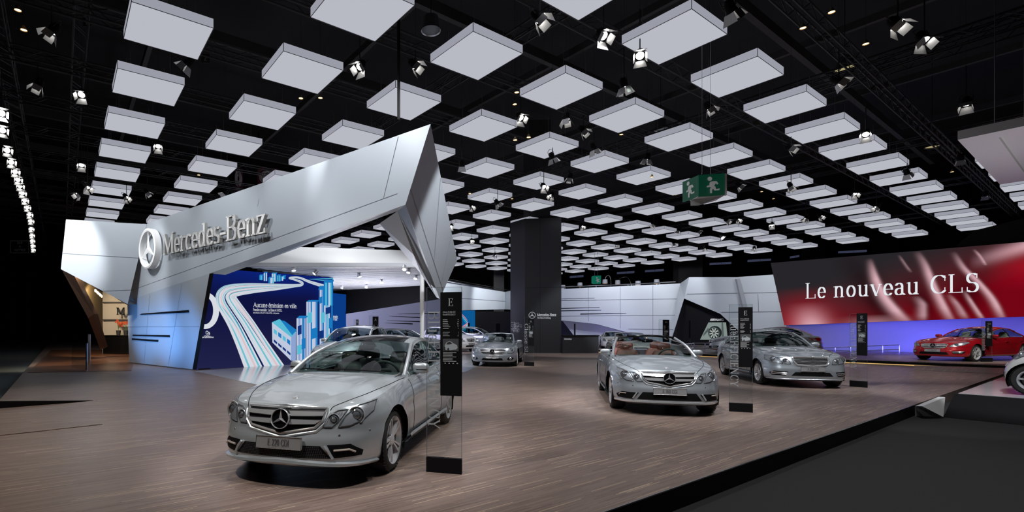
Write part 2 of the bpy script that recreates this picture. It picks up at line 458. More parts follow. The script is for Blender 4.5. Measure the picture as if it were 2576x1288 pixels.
# ------------------------------------------------------------------ lettering: a small stroke alphabet drawn with a broad nib
def _arc(cx, cy, rx, ry, a0, a1, n=14):
    return [(cx + rx*math.cos(R(a0+(a1-a0)*i/n)), cy + ry*math.sin(R(a0+(a1-a0)*i/n))) for i in range(n+1)]
def _glyphs():
    g = {}
    X = .68
    def st(x, y0, y1, s=(1, 1)):
        r = [('l', [(x, y0), (x, y1)])]
        if s[0]: r.append(('s', x, y0, .13))
        if s[1]: r.append(('s', x, y1, .13))
        return r
    def hs(x, y1):              # stem with a one-sided top serif (lower case)
        return [('l', [(x, 0), (x, y1)]), ('s', x, 0, .13), ('s', x-.06, y1, .09)]
    L = lambda *p: ('l', list(p)); T = lambda *p: ('t', list(p))
    g['A'] = (.86, [T((.08, 0), (.43, 1)), L((.43, 1), (.76, 0)), T((.2, .36), (.63, .36)), ('s', .08, 0, .1), ('s', .76, 0, .13)])
    g['B'] = (.72, st(.14, 0, 1) + [L((.14, 1), (.38, 1), *_arc(.38, .76, .2, .24, 90, -90), (.14, .52)), L((.38, .52), *_arc(.38, .26, .25, .26, 90, -90), (.14, 0))])
    g['C'] = (.78, [('l', _arc(.44, .5, .34, .5, 45, 315, 24)), T((.69, .95), (.69, .7)), T((.69, .3), (.69, .1))])
    g['D'] = (.84, st(.14, 0, 1) + [L((.14, 1), (.36, 1), *_arc(.36, .5, .36, .5, 90, -90, 20), (.14, 0))])
    g['E'] = (.68, st(.14, 0, 1) + [L((.14, 1), (.55, 1)), T((.57, 1.0), (.57, .8)), L((.14, .52), (.45, .52)), T((.45, .62), (.45, .42)), L((.14, 0), (.58, 0)), T((.6, 0), (.6, .22))])
    g['F'] = (.64, st(.14, 0, 1) + [L((.14, 1), (.55, 1)), T((.57, 1.0), (.57, .8)), L((.14, .52), (.45, .52)), T((.45, .62), (.45, .42))])
    g['G'] = (.82, [('l', _arc(.44, .5, .34, .5, 45, 330, 24)), L((.72, .42), (.72, .06)), ('s', .7, .42, .12), T((.69, .95), (.69, .7))])
    g['H'] = (.86, st(.14, 0, 1) + st(.7, 0, 1) + [L((.14, .5), (.7, .5))])
    g['I'] = (.32, st(.16, 0, 1))
    g['K'] = (.8, st(.14, 0, 1) + [T((.66, 1), (.16, .42)), L((.3, .58), (.7, 0)), ('s', .66, 1, .1), ('s', .7, 0, .1)])
    g['L'] = (.66, st(.14, 0, 1) + [L((.14, 0), (.58, 0)), T((.6, 0), (.6, .25))])
    g['M'] = (1.0, [T((.12, 0), (.12, 1)), L((.12, 1), (.48, .1)), T((.48, .1), (.84, 1)), L((.84, 1), (.84, 0)), ('s', .12, 0, .1), ('s', .84, 0, .13), ('s', .08, 1, .09), ('s', .88, 1, .09)])
    g['N'] = (.88, [T((.13, 0), (.13, 1)), L((.13, 1), (.72, .03)), T((.72, 0), (.72, 1)), ('s', .13, 0, .1), ('s', .72, 1, .1), ('s', .08, 1, .09)])
    g['P'] = (.68, st(.14, 0, 1) + [L((.14, 1), (.36, 1), *_arc(.36, .74, .24, .26, 90, -90), (.14, .48))])
    g['R'] = (.76, st(.14, 0, 1) + [L((.14, 1), (.36, 1), *_arc(.36, .75, .22, .25, 90, -90), (.14, .5)), L((.38, .5), (.68, 0)), ('s', .68, 0, .08)])
    g['S'] = (.62, [('l', _arc(.31, .745, .2, .255, 40, 250, 14) + _arc(.31, .255, .22, .255, 70, -140, 14)), T((.5, .95), (.5, .76)), T((.1, .05), (.1, .26))])
    g['T'] = (.74, st(.37, 0, 1) + [L((.06, 1), (.68, 1)), T((.06, 1), (.06, .8)), T((.68, 1), (.68, .8))])
    g['U'] = (.84, [L((.16, 1), (.16, .3), *_arc(.42, .3, .26, .3, 180, 360), (.68, 1)), ('s', .16, 1, .13), ('s', .68, 1, .1)])
    g['Y'] = (.78, [L((.08, 1), (.38, .45)), T((.68, 1), (.38, .45)), L((.38, .45), (.38, 0)), ('s', .38, 0, .13), ('s', .08, 1, .12), ('s', .68, 1, .1)])
    g['a'] = (.54, [('l', [(.1, .56)] + _arc(.25, .49, .15, .19, 130, 0, 10) + [(.4, .1), (.5, .02)]), ('l', _arc(.24, .19, .16, .19, 75, 320, 14)), L((.28, .37), (.4, .4))])
    g['b'] = (.6, [L((.13, 1), (.13, .02)), ('s', .07, 1, .08), ('l', _arc(.31, .34, .19, .34, 150, -150, 18))])
    g['c'] = (.5, [('l', _arc(.29, .34, .2, .34, 50, 310, 18))])
    g['d'] = (.62, [L((.46, 1), (.46, 0)), ('s', .4, 1, .08), ('s', .5, 0, .07), ('l', _arc(.28, .34, .19, .34, 30, 330, 18))])
    g['e'] = (.52, [('l', _arc(.28, .34, .19, .34, 0, 320, 20)), L((.1, .36), (.47, .36))])
    g['f'] = (.38, [('l', _arc(.3, .84, .15, .16, 60, 180, 8) + [(.15, 0)]), T((.03, X), (.32, X)), ('s', .15, 0, .12)])
    g['g'] = (.56, [('l', _arc(.26, .44, .17, .24, 0, 360, 20)), ('l', _arc(.27, -.12, .2, .16, 0, 360, 18)), L((.16, .22), (.14, .1), (.3, .03))])
    g['h'] = (.64, hs(.14, 1) + [L((.14, .5), *_arc(.31, .48, .17, .2, 140, 0, 10), (.48, 0)), ('s', .48, 0, .12)])
    g['i'] = (.3, hs(.15, X) + [L((.15, .9), (.15, .92))])
    g['k'] = (.6, hs(.14, 1) + [T((.46, X), (.16, .3)), L((.26, .42), (.5, 0)), ('s', .48, X, .09), ('s', .5, 0, .1)])
    g['l'] = (.3, hs(.15, 1))
    g['m'] = (.98, hs(.14, X) + [L((.14, .5), *_arc(.31, .48, .17, .2, 140, 0, 10), (.48, 0)), L((.48, .5), *_arc(.65, .48, .17, .2, 140, 0, 10), (.82, 0)), ('s', .48, 0, .12), ('s', .82, 0, .12)])
    g['n'] = (.64, hs(.14, X) + [L((.14, .5), *_arc(.31, .48, .17, .2, 140, 0, 10), (.48, 0)), ('s', .48, 0, .12)])
    g['o'] = (.58, [('l', _arc(.29, .34, .2, .34, 0, 360, 24))])
    g['p'] = (.62, [L((.14, X), (.14, -.3)), ('s', .14, -.3, .12), ('s', .08, X, .08), ('l', _arc(.32, .34, .19, .34, 150, -150, 18))])
    g['r'] = (.44, hs(.14, X) + [('l', [(.14, .46)] + _arc(.32, .46, .16, .2, 150, 50, 8))])
    g['s'] = (.46, [('l', _arc(.23, .51, .14, .17, 40, 250, 12) + _arc(.23, .17, .16, .17, 70, -140, 12))])
    g['t'] = (.38, [('l', [(.16, .9), (.16, .16)] + _arc(.28, .16, .12, .16, 180, 300, 8)), T((.03, X), (.32, X))])
    g['u'] = (.64, [L((.14, X), (.14, .2), *_arc(.3, .2, .16, .2, 180, 330, 10)), L((.48, X), (.48, 0)), ('s', .1, X, .08), ('s', .44, X, .08), ('s', .52, 0, .07)])
    g['v'] = (.58, [L((.08, X), (.3, 0)), T((.3, 0), (.5, X)), ('s', .08, X, .11), ('s', .5, X, .09)])
    g['x'] = (.56, [L((.08, X), (.48, 0)), T((.47, X), (.08, 0)), ('s', .09, X, .1), ('s', .47, X, .09), ('s', .08, 0, .09), ('s', .48, 0, .1)])
    g['z'] = (.52, [L((.07, X), (.44, X)), L((.42, X), (.08, 0)), L((.06, 0), (.46, 0)), T((.07, X), (.07, .53)), T((.46, 0), (.46, .16))])
    g['0'] = (.6, [('l', _arc(.3, .5, .22, .5, 0, 360, 24))])
    g['1'] = (.4, st(.22, 0, 1, (1, 0)) + [T((.1, .88), (.22, 1))])
    g['2'] = (.58, [('l', _arc(.28, .74, .2, .26, 160, -30, 14) + [(.1, 0)]), L((.08, 0), (.5, 0))])
    g['3'] = (.56, [('l', _arc(.26, .76, .2, .24, 150, -80, 12)), ('l', _arc(.26, .27, .22, .27, 80, -150, 14))])
    g['5'] = (.56, [L((.12, 1), (.46, 1)), L((.13, 1), (.12, .56)), ('l', _arc(.27, .31, .22, .31, 130, -150, 16))])
    g['.'] = (.26, [L((.13, .03), (.13, .05))]); g[':'] = (.26, [L((.13, .03), (.13, .05)), L((.13, .55), (.13, .57))])
    g['-'] = (.4, [L((.06, .33), (.34, .33)), L((.06, .37), (.34, .37))]); g[' '] = (.34, [])
    g['\u00e9'] = (.52, g['e'][1] + [L((.24, .84), (.38, 1.0))]); g['\u00e8'] = (.52, g['e'][1] + [L((.34, .84), (.2, 1.0))])
    return g
GL = _glyphs()
def glyph_polys(ch, nib=(.06, .024), serif=True):
    """2-D convex polygons of one glyph at cap height 1"""
    w_, strokes = GL.get(ch) or GL.get(ch.lower()) or GL.get(ch.upper()) or GL[' ']
    out = []
    def seg(p, q, nx, ny):
        pts = []
        for c in (p, q):
            pts += [(c[0]-nx, c[1]-ny), (c[0]+nx, c[1]-ny), (c[0]+nx, c[1]+ny), (c[0]-nx, c[1]+ny)]
        idx = geometry.convex_hull_2d([Vector(a) for a in pts])
        out.append([pts[i] for i in idx])
    for s in strokes:
        if s[0] == 's':
            if serif:
                _, x, y, hw = s
                yy = nib[1] if y < .01 else (y - nib[1] if y > .3 else y + nib[1])
                out.append([(x-hw, yy-nib[1]), (x+hw, yy-nib[1]), (x+hw, yy+nib[1]), (x-hw, yy+nib[1])])
            continue
        nx, ny = (nib if s[0] == 'l' else (nib[1]*1.1, nib[1]*1.1))
        if not serif: nx, ny = nib
        pts = s[1]
        def cl(p):
            y = p[1]
            return (p[0], min(max(y, ny if y > -.05 else y), (1 - ny) if y <= 1.001 else y))
        for a, b in zip(pts, pts[1:]): seg(cl(a), cl(b), nx, ny)
    return out
def text_width(s, sx=1.0, sp=0.0): return sum((GL.get(c) or GL.get(c.lower()) or GL.get(c.upper()) or GL[' '])[0] + sp for c in s) * sx
def write(mb, s, o, ex, ey, h, depth=.002, sx=1.0, sp=0.0, nib=(.06, .024), serif=True, align='l', split=None):
    """letters with cap height h from origin o along ex, up ey; extruded by depth toward the reader"""
    o = Vector(o); ex = Vector(ex).normalized(); ey = Vector(ey).normalized(); n = ex.cross(ey)
    x = {'l': 0, 'c': -.5, 'r': -1}[align] * text_width(s, sx, sp) * h
    for ch in s:
        tgt = mb if split is None else MB()
        for poly in glyph_polys(ch, nib, serif):
            pts = [o + ex * (x + p[0]*sx*h) + ey * (p[1]*h) for p in poly]
            if depth <= 0: tgt.poly(pts)
            else:
                k = len(pts)
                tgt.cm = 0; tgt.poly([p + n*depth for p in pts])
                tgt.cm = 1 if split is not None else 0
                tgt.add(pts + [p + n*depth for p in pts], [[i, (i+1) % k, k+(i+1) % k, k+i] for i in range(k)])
        if split is not None and tgt.v: split.append(tgt)
        x += ((GL.get(ch) or GL.get(ch.lower()) or GL.get(ch.upper()) or GL[' '])[0] + sp) * sx * h
    return mb
def star(mb_ring, mb_star, o, ex, ey, r, depth=.02, tube=.07, relief=1.0):
    """three-pointed star in a ring"""
    o = Vector(o); ex = Vector(ex).normalized(); ey = Vector(ey).normalized(); n = ex.cross(ey)
    mb_ring.lathe([(r, 0), (r, depth), (r*(1-tube*.5), depth*1.25), (r*(1-tube), depth), (r*(1-tube), 0)], o, n, 40)
    c = o + n*depth*(.6 + relief)
    for k in range(3):
        a = R(90 + 120*k)
        def q(ang, rad): return o + ex*math.cos(ang)*rad + ey*math.sin(ang)*rad
        tip = q(a, r*(1-tube*.5)) + n*depth*.6
        l, rr = q(a + R(60), r*.18) + n*depth*(.6 - .4*relief), q(a - R(60), r*.18) + n*depth*(.6 - .4*relief)
        mb_star.add([c, l, tip, rr], [[0, 2, 1], [0, 3, 2]])
        mb_star.add([o + n*.001, l, tip, rr], [[0, 1, 2], [0, 2, 3]])

# ------------------------------------------------------------------ cars
SIDE = curve1([(0, .10), (.05, .05), (.12, .022), (.3, .004), (.48, .0), (.62, .010), (.70, .004), (.76, .012), (.86, .032), (.94, .058), (1, .095)])
REAR = curve1([(0, .12), (.1, .02), (.3, .0), (.5, .0), (.62, .04), (.9, .07), (1, .12)])
WHEELS = {}
def wheel_proto(r, wd, spokes, rim_r, double=True):
    key = (r, wd, spokes, rim_r, double)
    if key in WHEELS: return WHEELS[key]
    t = MB(); h = wd / 2
    t.lathe([(rim_r, -h), (rim_r + .02, -h - .004), (r - .03, -h + .004), (r - .006, -h + .03), (r, -h + .06), (r, h - .06), (r - .006, h - .03), (r - .03, h - .004), (rim_r + .02, h + .004), (rim_r, h)], (0, 0, 0), (0, 1, 0), 48)
    for k in range(48):                                            # tread grooves at the shoulder
        a = 2*math.pi*k/48; c = Vector((math.cos(a)*(r-.004), h-.045, math.sin(a)*(r-.004)))
        e = Vector((-math.sin(a), 0, math.cos(a)))
        t.obox(c - e*.012, e*.024, (0, .04, 0), (math.cos(a)*.006, 0, math.sin(a)*.006))
    m = MB()
    m.lathe([(rim_r - .03, -h), (rim_r - .035, h - .05), (rim_r - .012, h - .008), (rim_r + .004, h + .004), (rim_r + .006, h - .01)], (0, 0, 0), (0, 1, 0), 48)
    for k in range(spokes):
        a = 2*math.pi*k/spokes + .3
        for sg in ((-1, 1) if double else (0,)):
            def pt(rad, ang, y): return Vector((math.cos(ang)*rad, y, math.sin(ang)*rad))
            b0, b1 = a + sg*.16, a + sg*(.62/spokes*1.15)
            w0, w1 = .17, .062 if double else .12
            y0, y1 = h - .022, h - .006
            ro = rim_r - .012; ri = .05
            q = [pt(ri, b0-w0, y0), pt(ri, b0+w0, y0), pt(ro*.62, b1+w1*1.1, y0+.012), pt(ro, b1+w1, y1), pt(ro, b1-w1, y1), pt(ro*.62, b1-w1*1.1, y0+.012)]
            m.prism(q, (0, -.035, 0))
    m.lathe([(0, h - .004), (.03, h - .004), (.062, h - .018), (.07, h - .06)], (0, 0, 0), (0, 1, 0), 24)
    d = MB(); d.lathe([(.05, h-.09), (rim_r*.72, h-.09), (rim_r*.72, h-.11), (.05, h-.11)], (0, 0, 0), (0, 1, 0), 32)
    wo = t.build('wheel', M['rubber']); rm = m.build('rim', M['rim'], wo, angle=30); dd = d.build('brake_disc', M['chrome_dull'], wo)
    WHEELS[key] = [wo, False]
    return WHEELS[key]

def inside(poly, x, y):
    c = False; n = len(poly)
    for i in range(n):
        x1, y1 = poly[i]; x2, y2 = poly[i-1]
        if (y1 > y) != (y2 > y) and x < (x2-x1)*(y-y1)/(y2-y1)+x1: c = not c
    return c
def fill2d(poly, step):
    pts = []
    n = len(poly)
    for i in range(n):
        a, b = Vector(poly[i]), Vector(poly[(i+1) % n]); k = max(1, int((b-a).length/step))
        pts += [a + (b-a)*j/k for j in range(k)]
    nb = len(pts); edges = [(i, (i+1) % nb) for i in range(nb)]
    x0, x1 = min(p[0] for p in poly), max(p[0] for p in poly); y0, y1 = min(p[1] for p in poly), max(p[1] for p in poly)
    x = x0 + step*.5
    while x < x1:
        y = y0 + step*.5
        while y < y1:
            if inside(poly, x, y) and min((Vector((x, y))-p).length for p in pts) > step*.45: pts.append(Vector((x, y)))
            y += step
        x += step
    r = geometry.delaunay_2d_cdt([Vector(p) for p in pts], edges, [], 1, 1e-5)
    return r[0], r[2]

def make_car(name, label, S, axle, rear, plate='', group=None, cat='car'):
    rear = Vector(rear); rear.z = 0; rear.normalize()
    fo, wb, W, L = S['fo'], S['wb'], S['W'], S['L']
    root = empty(name, Vector(axle) - rear*fo, math.atan2(rear.y, rear.x), label, cat, group)
    PT = S['paint']
    plan = [Vector((a*S.get('pk', 1), b)) for a, b in S['plan']]
    ext = [Vector((plan[1].x, -plan[1].y))] + plan + [Vector((plan[-2].x, -plan[-2].y))]
    dense = catmull(ext, 14)[14:-14]
    ln = [0]
    for a, b in zip(dense, dense[1:]): ln.append(ln[-1] + (b-a).length)
    N, K = 150, 18
    out = []
    j = 0
    for i in range(N+1):
        s_ = ln[-1]*i/N
        while j < len(ln)-2 and ln[j+1] < s_: j += 1
        f_ = (s_-ln[j])/max(1e-9, ln[j+1]-ln[j]); out.append(dense[j]+(dense[j+1]-dense[j])*f_)
    out[0].y = 0; out[-1].y = 0
    nor = []
    for i in range(N+1):
        a = out[max(0, i-1)].copy(); b = out[min(N, i+1)].copy()
        if i == 0: a = Vector((out[1].x, -out[1].y))
        if i == N: b = Vector((out[N-1].x, -out[N-1].y))
        t = (b-a).normalized(); nor.append(Vector((-t.y, t.x)))
    zs, zb, crown = curve1(S['zs']), curve1(S['zb']), curve1(S['crown'])
    FRONT = curve1(S['front']); side_k = S.get('side_k', 1.0)
    arch = [(fo, S['r']), (fo+wb, S['r'])]
    def band(i, s, off=0.0):
        p, n = out[i], nor[i]
        wf = max(0, -n.x)**1.3; wr = max(0, n.x)**1.3; ws = max(0, 1-wf-wr)
        z = zb(p.x) + (zs(p.x)-zb(p.x))*s
        ins = wf*FRONT(s) + wr*REAR(s) + ws*SIDE(s)*side_k
        fl = 0
        for ax_, r_ in arch:                                       # flared wheel arches
            d = math.hypot(p.x-ax_, z-r_); fl += .022*math.exp(-((d-r_-.03)/.11)**2)*ws
        ins -= fl
        return Vector((p.x - n.x*(ins-off), p.y - n.y*(ins-off), z))
    def bandz(i, z, off=0.0):
        p = out[i]; return band(i, min(1, max(0, (z-zb(p.x))/(zs(p.x)-zb(p.x)))), off)
    top = [band(i, 1.0) for i in range(N+1)]
    def ytop(x):
        for a, b in zip(top, top[1:]):
            if a.x <= x <= b.x: return a.y + (b.y-a.y)*(x-a.x)/max(1e-6, b.x-a.x)
        return 0
    cp = S.get('cap_p', 2.6)
    def cap(i, u):
        e = top[i]; c = crown(e.x)
        prof = (1-abs(u)**cp)
        dome = S.get('dome', 0)*max(0, min(1, (e.x-.25)/.3))*math.exp(-((abs(u)-(.44+.36*min(1, e.x/1.35)))/.055)**2) if e.x < S['st'][0][0]+.2 else 0
        return Vector((e.x, e.y*u, e.z + c*prof + dome))
    C = 32
    # --- shell the ray casts use
    tv, tf = [], []
    def push(fn, nu, nv):
        o = len(tv)
        for a in range(nu+1):
            for b in range(nv+1): tv.append(fn(a, b))
        for a in range(nu):
            for b in range(nv): tf.append([o+a*(nv+1)+b, o+(a+1)*(nv+1)+b, o+(a+1)*(nv+1)+b+1, o+a*(nv+1)+b+1])
    push(lambda a, b: band(a, b/K), N, K)
    push(lambda a, b: (lambda q: Vector((q.x, -q.y, q.z)))(band(a, b/K)), N, K)
    push(lambda a, b: cap(a, -1+2*b/C), N, C)
    bvh = BVHTree.FromPolygons([tuple(p) for p in tv], tf)
    def ray(o, d, off):
        d = Vector(d)
        h, n, _, _ = bvh.ray_cast(Vector(o), d, 12)
        if h is None:
            h, n, _, _ = bvh.find_nearest(Vector(o) + d*(1.3 if abs(d.x) > .5 else 3-W))
        if n.dot(d) > 0: n = -n
        return h + n*off
    def fpt(y, z, off=0.0): return ray((-1, y, z), (1, 0, 0), off)
    def bpt(y, z, off=0.0): return ray((L+1, y, z), (-1, 0, 0), off)
    def spt(x, z, off=0.0): return ray((x, 3, z), (0, -1, 0), off)
    def decal(fn, poly, off, step=.035, thick=0.0, mb=None):
        mb = mb or MB(); vs, fs = fill2d([tuple(p) for p in poly], step)
        A = [fn(v[0], v[1], off) for v in vs]
        ctr = Vector((L*.5, 0, .5))
        good = []
        for f in fs:
            n = (A[f[1]]-A[f[0]]).cross(A[f[2]]-A[f[0]])
            good.append(list(f) if n.dot(A[f[0]]-ctr) > 0 else list(f)[::-1])
        mb.add(A, good)
        if thick:
            B = [fn(v[0], v[1], off-thick) for v in vs]
            ec = {}
            for f in good:
                for a, b in zip(f, f[1:]+f[:1]): ec[(a, b)] = 1
            bd = [e for e in ec if (e[1], e[0]) not in ec]
            o = len(A); mb.add(A+B, [[a, a+o, b+o, b] for a, b in bd])
        return mb
    def line(fn, pts, r, off=0.0, k=6, mb=None, n=6, closed=False):
        mb = mb or MB(); q = []
        pts = [Vector(p) for p in pts]
        seq = list(zip(pts, pts[1:] + ([pts[0]] if closed else [])))
        for a, b in seq: q += [fn(*(a+(b-a)*j/k), off) for j in range(k)]
        if not closed: q.append(fn(*pts[-1], off))
        mb.tube(q, r, n, closed); return mb
    # --- body shell with wheel openings
    b = MB(); b.grid(lambda a, c: band(int(round(a*N)), c), N, K)
    Ra = S['r'] + .045
    def arch_cut(mb):
        keep = []
        for f in mb.f:
            c = sum((mb.v[i] for i in f), Vector())/len(f)
            cut = any(math.hypot(c.x-ax_, c.z-r_) < Ra and c.y > W*.6 for ax_, r_ in arch)
            if not cut: keep.append(f)
        cnt = {}
        for f in keep:
            for a, c in zip(f, f[1:]+f[:1]): cnt[frozenset((a, c))] = cnt.get(frozenset((a, c)), 0)+1
        bd = {i for e, k_ in cnt.items() if k_ == 1 for i in e}
        for i in bd:
            p = mb.v[i]
            for ax_, r_ in arch:
                d = math.hypot(p.x-ax_, p.z-r_)
                if abs(d-Ra) < .075 and p.y > W*.6 and d > 1e-3:
                    x, z = ax_+(p.x-ax_)/d*Ra, r_+(p.z-r_)/d*Ra
                    q = spt(x, max(z, .2)); p.x, p.z, p.y = x, z, q.y if z > .21 else p.y
        mb.f = keep; mb.m = [0]*len(keep)
    arch_cut(b)
    b.mirror_y()
    st = [Vector(s[:5]) for s in S['st']]
    ws_i, re_i = S['ws'], S.get('re')
    hole = S['hole']; hu = .84
    def in_hole(i, c):
        q = top[i]; u = -1+2*(c+.5)/C; x = (top[i].x+top[i+1].x)/2
        return hole[0] + (st[0][2]-st[0][0])*u*u < x < hole[1] and abs(u) < hu
    cowl = st[0][0]
    bon, boot = MB(), MB()
    for mb, cond in ((bon, lambda i, c: top[i].x < cowl + (st[0][2]-st[0][0])*((-1+2*(c+.5)/C)**2)), (boot, lambda i, c: not (top[i].x < cowl + (st[0][2]-st[0][0])*((-1+2*(c+.5)/C)**2)))):
        mb.grid(lambda a, c: cap(int(round(a*N)), -1+2*c), N, C, keep=lambda i, c: (not in_hole(i, c)) and cond(i, c), flip=True)
    b.build('body_shell', PT, root, angle=50, weld=True)
    bon.build('bonnet', PT, root, angle=50); boot.build('boot_lid', PT, root, angle=50)
    # underside
    ub = MB(); ub.grid(lambda a, c: (lambda q: Vector((q.x, q.y*(1-2*c), q.z+.01)))(band(int(round(a*N)), 0)), N, 1)
    ub.build('underbody', M['black'], root)
    lw = MB()
    for sg in (1,):
        for ax_, r_ in arch:
            lw.lathe([(Ra+.002, .24), (Ra+.002, -.04)], (ax_, W-.27, r_), (0, 1, 0), 28, cap=False)
            lw.lathe([(0.0, -.03), (Ra, -.03)], (ax_, W-.27, r_), (0, 1, 0), 28)
    keep = [f for f in lw.f if all(lw.v[i].z > .12 for i in f)]; lw.f = keep; lw.m = [0]*len(keep)
    lw.mirror_y(); build_parts(lw, 'wheel_liner', M['black'], root, lambda c: (c.x > fo + wb/2, c.y > 0))
    # --- greenhouse
    dn = catmull(st, 8); nT = len(dn)-1
    def topp(i, u):
        q = dn[i]; v = u*u
        return Vector((q[0]+(q[2]-q[0])*v, q[3]*u, q[1]+(q[4]-q[1])*v))
    i_ws = ws_i*8
    gl = MB(); gl.grid(lambda a, c: topp(int(round(a*i_ws)), -1+2*c), i_ws, 24, keep=lambda i, c: 1 <= c <= 22 and i >= 0, flip=True)
    gl.build('windscreen', M['car_glass'], root)
    pil = MB()
    pr = .026
    for sg in (1, -1):
        pil.tube([Vector((dn[i][2], sg*dn[i][3], dn[i][4])) for i in range(0, i_ws+1)], [pr*1.25]+[pr]*(i_ws), 8)
    hd = MB(); hd.tube([topp(i_ws, u/10) for u in range(-10, 11)], .022, 8)
    if S['open']:
        hd.build('windscreen_header', M['black_gloss'] if S.get('dark_header') else PT, root)
        build_parts(pil, 'windscreen_pillar', PT, root)
    else:
        i_re = re_i*8
        rf = MB(); rf.grid(lambda a, c: topp(i_ws+int(round(a*(i_re-i_ws))), -1+2*c), i_re-i_ws, 24, keep=lambda i, c: 2 <= c <= 21, flip=True)
        rf.build('roof', M['roof_glass'] if S.get('glass_roof') else PT, root)
        pil.grid(lambda a, c: topp(i_ws+int(round(a*(nT-i_ws))), -1+2*c), nT-i_ws, 24, keep=lambda i, c: c < 2 or c > 21 or (i+i_ws > i_re and (c < 3 or c > 20)), flip=True)
        rg = MB(); rg.grid(lambda a, c: topp(i_re+int(round(a*(nT-i_re))), -1+2*c), nT-i_re, 24, keep=lambda i, c: 2 <= c <= 21, flip=True)
        rg.build('rear_window', M['car_glass'], root)
        bx = [v[0] for v in catmull([(x, 0, 0) for x in S['belt']], 8)]
        NH = 14
        def sidep(i, h):
            x = bx[i]; B = Vector((x, ytop(x)-.012, zs(x)-.004)); T_ = Vector((dn[i][2], dn[i][3], dn[i][4]))
            q = B + (T_-B)*h; q.y += .028*math.sin(math.pi*h)*min(1, (T_-B).length/.3); return q
        ta, tb = S['dlo']
        pl = S.get('pillars', [])
        def kind(i, j):
            t = (i+.5)/8
            if ta < t < tb and .04 < (j+.5)/NH < .93:
                return 2 if any(abs(t-p_) < .075 for p_ in pl) else 1
            return 0
        sw, bp = MB(), MB()
        for mb, kk in ((sw, 1), (bp, 2), (pil, 0)):
            q = MB(); q.grid(lambda a, c: sidep(int(round(a*nT)), c), nT, NH, keep=lambda i, c, kk=kk: kind(i, c) == kk, flip=False)
            q.mirror_y(); mb.add(q.v, q.f)
        build_parts(pil, 'roof_pillar', PT, root, angle=50)
        build_parts(sw, 'side_window', M['car_glass'], root, lambda c: (c.y > 0, sum(c.x > dn[int(p_*8)][2] for p_ in pl)))
        if pl: build_parts(bp, 'door_pillar', M['black_gloss'], root, lambda c: (c.y > 0, sum(c.x > dn[int(p_*8)][2] - .25 for p_ in pl)))
        tr = MB()
        ring = [sidep(i, .05) for i in range(int(ta*8), int(tb*8)+1)] + [sidep(i, .92) for i in range(int(tb*8), int(ta*8)-1, -1)]
        tr.tube([q + Vector((0, .006, 0)) for q in ring], .008, 6, True); tr.mirror_y()
        build_parts(tr, 'window_trim', M['chrome'] if S.get('chrome_trim', True) else M['black_gloss'], root)
    # --- cabin
    zc = zs(cowl+.3)
    cb = MB(); yi = W-.2
    x0, x1 = cowl-.05, hole[1]+.02
    cb.add([(x0, -yi, .34), (x1, -yi, .34), (x1, yi, .34), (x0, yi, .34), (x0, -yi, zc-.03), (x1, -yi, zc-.03), (x1, yi, zc-.03), (x0, yi, zc-.03)],
           [[0, 1, 2, 3], [0, 1, 5, 4], [3, 7, 6, 2], [1, 2, 6, 5], [0, 4, 7, 3]])
    cb.build('cabin_lining', M['interior'], root, smooth=False)
    ds = MB()
    ds.prism([(cowl+.06, -yi, zc+.02), (cowl+.30, -yi, zc+.055), (cowl+.52, -yi, zc+.01), (cowl+.56, -yi, zc-.25), (cowl+.06, -yi, zc-.25)], (0, 2*yi, 0))
    ds.build('dashboard', M['interior'], root)
    sx = cowl+.72
    wl = MB(); tilt = Matrix.Rotation(R(-28), 3, 'Y')
    wl.tube([Vector((sx, -.36, zc+.0)) + tilt @ Vector((0, .185*math.cos(a), .185*math.sin(a))) for a in [2*math.pi*i/28 for i in range(28)]], .017, 8, True)
    wl.blob((sx, -.36, zc), .05, .17, .15, .6, tilt, 8); wl.blob((sx, -.36, zc), .03, .34, .05, .6, tilt, 6)
    wl.build('steering_wheel', M['interior'], root)
    lt = S.get('leather', M['leather_dark'])
    rows = [cowl+1.08] + ([cowl+1.95] if hole[1] > cowl+2.0 else [])
    for rI, xs_ in enumerate(rows):
        for y in (-.37, .37):
            s_ = MB(); zt = S.get('seat_top', zc+.12)
            lean = Matrix.Rotation(R(16), 3, 'Y')
            s_.blob((xs_-.22, y, .5), .52, .5, .2, .5, None, 8)
            s_.blob((xs_+.1, y, (zt+.45)/2), .17, .49, zt-.42, .55, lean, 9)
            sd = s_.build('seat', lt, root, angle=70)
            h_ = MB(); h_.blob((xs_+.19, y, zt+.05), .12, .27, .19, .55, lean, 8)
            h_.build('headrest', lt, sd, angle=70)
    mi = MB(); q = topp(i_ws-2, 0); mi.blob(q + Vector((.05, 0, -.07)), .03, .22, .07, .5, None, 7); mi.build('rear_view_mirror', M['black'], root)
    # --- door mirrors
    mx = S.get('mirror_x', cowl+.52)
    for sg in (1, -1):
        m_ = MB(); y = ytop(mx)+.06
        m_.blob((mx, y, zs(mx)+.085), .13, .21, .135, .6, None, 10)
        m_.tube([(mx+.02, ytop(mx)-.05, zs(mx)+.0), (mx+.02, y-.06, zs(mx)+.035)], .025, 8)
        if sg < 0: m_.flipped_y()
        mo = m_.build('door_mirror', PT, root, angle=60)
        g_ = MB(); g_.blob((mx-.052, y+.02, zs(mx)+.07), .03, .16, .016, .6, None, 6)
        if sg < 0: g_.flipped_y()
        g_.build('turn_signal', M['black_gloss'], mo)
    # --- shut lines, handles
    sl = MB()
    for x in S['doors']:
        line(spt, [(x, zs(x)-.01), (x-.02, zs(x)-.2), (x-.015, .32)], .0035, .0005, 8, sl)
    line(spt, [(S['doors'][0]-.015, .30), (S['doors'][-1]-.02, .30)], .0035, 0, 10, sl)
    sl.mirror_y()
